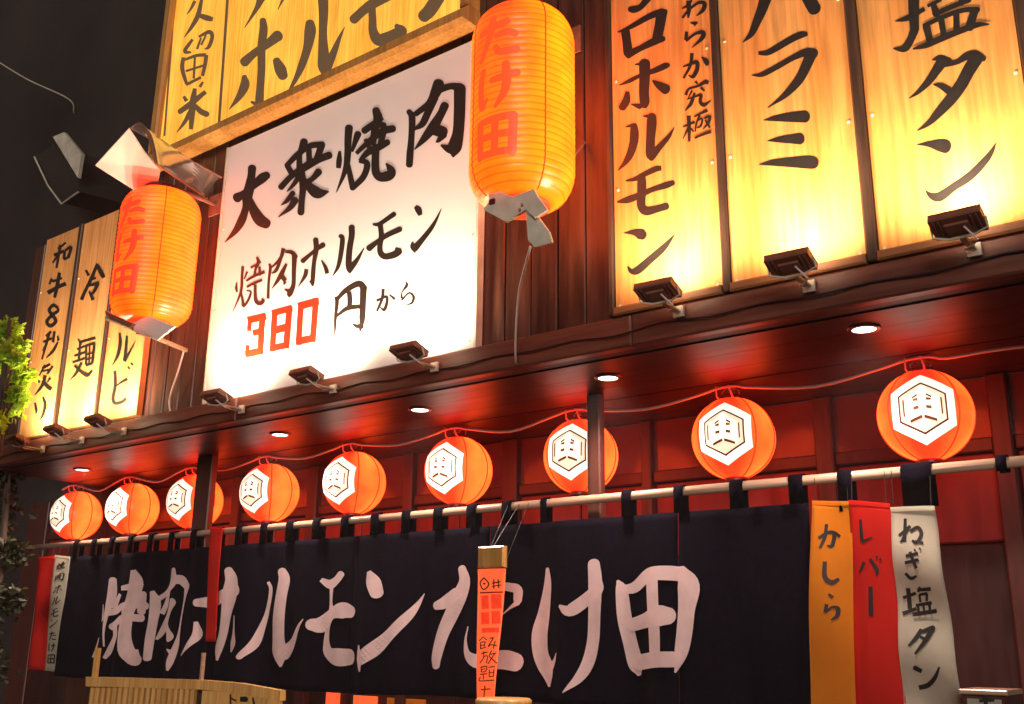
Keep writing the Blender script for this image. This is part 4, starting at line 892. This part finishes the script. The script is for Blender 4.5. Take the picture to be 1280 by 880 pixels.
# 飲み放題 in small brush strokes
oc([[(605,796,1),(600,801,1.3)],[(605,796,1),(610,800,1.3)],[(602,803,1.2),(608,802,1.2)],[(602,803,1.2),(602,811,1.3)],[(608,802,1.2),(607,808,1.2)],[(602,807,1),(608,806,1)],[(602,811,1.2),(609,809,1.2)]], 'ink')
oc([[(613,798,1.3),(618,797,1.3)],[(618,797,1.3),(612,808,1.3),(615,806,1.2),(622,807,1.4)],[(620,801,1.2),(618,811,1.2)]], 'ink')
oc([[(603,817,1.4),(611,815,1.4)],[(606,814,1.2),(606,822,1.2),(601,829,1.2)],[(606,821,1.1),(611,820,1.1),(610,829,1.2)],[(616,813,1.2),(613,821,1.2)],[(615,818,1.1),(622,816,1.2)],[(620,817,1.2),(612,830,1.2)],[(614,821,1.1),(623,829,1.4)]], 'ink')
oc([[(602,834,1.4),(610,833,1.4),(609,839,1.2),(603,840,1.2)],[(603,834,1.2),(603,840,1.2)],[(603,837,1),(609,836,1)],[(601,843,1.2),(611,842,1.2)],[(606,843,1.2),(606,849,1.2)],[(602,846,1.2),(601,851,1.2),(620,850,1.4)],[(613,834,1.2),(621,833,1.2)],[(614,837,1.1),(614,846,1.1)],[(620,836,1.1),(619,846,1.1)],[(614,841,1),(620,840,1)],[(614,846,1),(620,845,1)]], 'ink')
oc([[(602,862,1.6),(615,861,1.6)],[(608,857,1.8),(606,874,1.6)]])
p0 = at(600, 684, Y=3.02); p1 = at(632, 683, Y=3.02); p2 = at(632, 709, Y=3.02)
MB().bbox(p0.x, p1.x, 3.005, 3.03, p2.z, p0.z, .005).build('wooden_clip', M['gold_frame'], ob)
MB().tube([((p0.x+p1.x)/2, 3.02, p0.z-.005), ((p0.x+p1.x)/2, YN-.018, zpole)], .0016, 5).build('tie_string', M['black'], ob)

# ================================================================== THINGS LOW IN THE PICTURE
g = thing('standing_signboard', 'golden wooden signboard with thin upright slats standing under the left end of the curtain', 'sign', (at(230, 870, Y=2.9).x, 2.9, .12))
Yq = 2.9
topc = [(107, 846), (150, 847), (200, 848.5), (253, 850), (300, 854), (350, 863)]
lo = [(x_, y_+(12 if x_ < 270 else 13)) for x_, y_ in topc]
poly = [tuple(at(x_, y_, Y=Yq)) for x_, y_ in topc] + [tuple(at(x_, y_, Y=Yq)) for x_, y_ in reversed(lo)]
mb = MB()
mb.grid([[at(x_, y_, Y=Yq) for x_, y_ in topc], [at(x_, y_, Y=Yq) for x_, y_ in lo]], (0, .03, 0)); mb.build('top_rail', M['gold_lit'], g)
for i in range(19):
    x_ = 113+i*7.0; a = at(x_, 861, Y=Yq+.004); b_ = at(x_+4.2, 861, Y=Yq+.004); MB().box(a.x, b_.x, Yq+.004, Yq+.02, .9, at(x_, 860, Y=Yq).z+.002).build('slat', M['gold_lit'], g)
a = at(106, 862, Y=Yq); b_ = at(349, 874, Y=Yq)
part('back_board', M['frame_black'], g, a.x, b_.x, Yq+.021, Yq+.03, .9, b_.z)
c = at(252, 863, Y=Yq); part('panel', M['gold_lit'], g, c.x, b_.x, Yq+.004, Yq+.02, .9, at(300, 866, Y=Yq).z)
for st in ([[(288,868,2),(288,884,2)],[(289,873,2),(295,876,2)]], [[(300,874,6),(307,874,7)],[(316,872,2),(318,884,3)]]):
    glyph(st, (0, 0), 1, on_plane(Yq+.003), M['ink'], g)
for x_, w_, y0, y1, m in ((122, .030, 810, 848, 'gold_lit'), (254, .010, 816, 851, 'pole')):
    a = at(x_, y0, Y=Yq+.01); b_ = at(x_, y1, Y=Yq+.01); part('upright', M[m], g, a.x-w_/2, a.x+w_/2, Yq+.005, Yq+.022, b_.z-.02, a.z)
for x_ in (112, 340):
    a = at(x_, 870, Y=Yq); part('leg', M['frame_black'], g, a.x-.02, a.x+.02, Yq+.031, Yq+.06, .12, a.z-.02)
# menu cards on the door wall seen below the curtain
for i, (x0, x1, y0, col, lab) in enumerate(((408, 425, 864, 'banner_orange', 'small pinkish menu card on the door wall below the curtain, left one'), (442, 472, 869, 'banner_orange', 'wider orange menu card on the door wall below the curtain'), (484, 532, 872, 'banner_yellow', 'yellow menu card on the door wall nearest the orange paper strip'))):
    a = at(x0, y0, Y=YB-.03); b_ = at(x1, y0, Y=YB-.03)
    o = MB().box(a.x, b_.x, YB-.032, YB-.026, a.z-.3, a.z, .001).build('menu_card', M[col]); tag(o, lab, 'menu card', 'menu cards below the curtain')
# small round-topped table with a gold rim
a = at(606, 878, Y=2.75)
g = thing('round_table', 'round golden rimmed table edge under the orange paper strip', 'table', (a.x, 2.85, .12))
rr = .095
MB().lathe([(.001, a.z-.02), (rr*.9, a.z-.02), (rr, a.z-.008), (rr, a.z+.004), (rr*.93, a.z+.010), (.001, a.z+.008)], 40, c=(a.x, 2.85)).build('table_top', M['gold_lit'], g, True)
MB().lathe([(.02, .16), (.02, a.z-.021)], 20, c=(a.x, 2.85)).build('stem', M['dark_metal'], g, True)
MB().lathe([(.001, .121), (.09, .121), (.09, .135), (.02, .16), (.001, .16)], 30, c=(a.x, 2.85)).build('foot', M['dark_metal'], g, True)
# wooden menu box at the lower right
Yq = 3.05; a = at(1202, 862, Y=Yq); b_ = at(1256, 859, Y=Yq)
g = thing('menu_box', 'reddish wooden menu box with black writing at the bottom right', 'box', ((a.x+b_.x)/2, Yq, .12))
part('body', M['back_wood'], g, a.x, b_.x, Yq, Yq+.16, .12, a.z-.012, bev=.004)
part('lid', M['pole'], g, a.x-.006, b_.x+.006, Yq-.008, Yq+.17, a.z-.011, a.z+.002, bev=.003)
part('paper', M['banner_white'], g, a.x+.012, b_.x-.012, Yq-.0025, Yq-.001, .6, a.z-.022)
glyph([[(1226,868,4),(1240,867,4)],[(1233,864,5),(1232,884,5)],[(1224,876,4),(1243,875,4)]], (0, 0), 1, on_plane(Yq-.0025), M['ink'], g)

# ================================================================== FAR LEFT: bush, wall lamp, cable
def tree(name, label, base, blobs, n, seed, leaf=.03, lm='leaf'):
    rg = random.Random(seed); t = thing(name, label, 'tree', base)
    mb = MB(); cz = max(b[2] for b in blobs)
    tx = sum(b[0] for b in blobs)/len(blobs); ty = sum(b[1] for b in blobs)/len(blobs)
    mb.tube([tuple(base), (base[0]+.02, base[1], base[2]+.8), ((tx+base[0])/2, (ty+base[1])/2, base[2]+1.5), (tx, ty, cz)], [.045, .036, .026, .008], 8); mb.build('trunk', M['bark'], t, True)
    for b in blobs:
        m2 = MB().tube([((tx+base[0])/2, (ty+base[1])/2, base[2]+1.2+rg.uniform(0, .4)), ((b[0]+tx)/2, (b[1]+ty)/2, b[2]-.1), (b[0], b[1], b[2])], [.014, .009, .004], 6); m2.build('limb', M['bark'], t, True)
    mb = MB()
    for k in range(n):
        b = blobs[k % len(blobs)]
        while True:
            q = Vector([rg.uniform(-1, 1) for _ in range(3)])
            if q.length < 1: break
        q = q*(.35+.65*rg.random())
        p = Vector((b[0]+q.x*b[3], b[1]+q.y*b[3], b[2]+q.z*b[3]*1.05))
        d = Vector((rg.gauss(0, 1), rg.gauss(0, 1), rg.gauss(-.2, .6))).normalized(); s = d.cross(Vector((rg.gauss(0,1), rg.gauss(0,1), rg.gauss(0,1)))).normalized()
        L_ = leaf*rg.uniform(.7, 1.3); w_ = L_*.34; n_ = len(mb.v); up = d.cross(s)*L_*.12
        mb.v += [tuple(p), tuple(p+d*L_*.45+s*w_+up), tuple(p+d*L_), tuple(p+d*L_*.45-s*w_+up)]
        mb.f += [(n_, n_+1, n_+2), (n_, n_+2, n_+3)]
    mb.build('crown', M[lm], t)
    return t
bl = []
for px, py, rpx in ((2, 410, 15), (16, 466, 15), (-4, 448, 28), (-18, 410, 24), (0, 500, 22), (-32, 470, 46), (4, 528, 12), (-26, 522, 28), (22, 444, 10), (10, 430, 12), (14, 492, 12), (32, 452, 6)):
    p = at(px, py, Y=2.42); bl.append((p.x, 2.42+random.uniform(-.06, .06), p.z, rpx*depth(p)/F_PX))
tree('young_tree', 'leafy yellow green tree lit at the left edge beside the first narrow sign', (at(-10, 600, Y=2.42).x, 2.45, .12), bl, 4200, 5, .040)
bl = []
for px, py, rpx in ((-14, 640, 42), (2, 690, 24), (4, 590, 22), (-20, 760, 50), (12, 748, 18), (-24, 840, 55)):
    p = at(px, py, Y=2.9); bl.append((p.x, 2.9+random.uniform(-.06, .06), p.z, rpx*depth(p)/F_PX))
tree('dark_shrub', 'dark unlit leafy shrub below the tree at the left edge', (at(-14, 860, Y=2.9).x, 2.92, .12), bl, 1300, 9, .055, 'leaf_shaded')

# box lamp fixed on the neighbour's wall
g = thing('wall_sign_box', 'dim grey box sign with a pale edge on the dark wall at the upper left', 'sign', at(75, 210, Y=4.5))
def wpoly(poly, Y): return [tuple(at(x_, y_, Y=Y)) for x_, y_ in poly]
MB().prism(wpoly([(42,200),(66,180),(96,222),(101,240),(78,254)], 4.0), (0, .5, .05)).build('body', M['stucco'], g)
MB().prism(wpoly([(66,171),(80,165),(102,192),(97,222)], 3.96), (0, .03, 0)).build('pale_edge', M['metal'], g)  # edge strip in the pale metal colour
MB().tube([at(43, 196, Y=3.95), at(60, 232, Y=3.95), at(77, 255, Y=3.95), at(98, 240, Y=3.95)], .008, 6).build('tube_frame', M['metal'], g)
a = at(-20, 66, Y=3.8); b_ = at(86, 124, Y=4.5)
o = MB().tube([tuple(q) for q in catmull([tuple(a), tuple((Vector(a)+Vector(b_))/2-Vector((0, 0, .03))), tuple(b_), (b_.x-.05, 4.6, b_.z-.1)], 6)], .007, 6).build('overhead_wire', M['metal'], None, True)
tag(o, 'thin grey wire crossing the dark upper left corner', 'wire')
# ================================================================== THIN COOKING SMOKE IN THE STREET AIR
hz = MB().box(-32, 12, -14, 16, -1.0, 14).build('haze', M['black']); tag(hz, kind='stuff')
hm = bpy.data.materials.new('haze'); hm.use_nodes = True; hn = hm.node_tree
hn.nodes.remove(hn.nodes['Principled BSDF']); pv = hn.nodes.new('ShaderNodeVolumePrincipled')
pv.inputs['Color'].default_value = (.85, .80, .76, 1); pv.inputs['Density'].default_value = HAZE; pv.inputs['Anisotropy'].default_value = .2
hn.links.new(pv.outputs[0], hn.nodes['Material Output'].inputs['Volume']); hz.data.materials.clear(); hz.data.materials.append(hm)
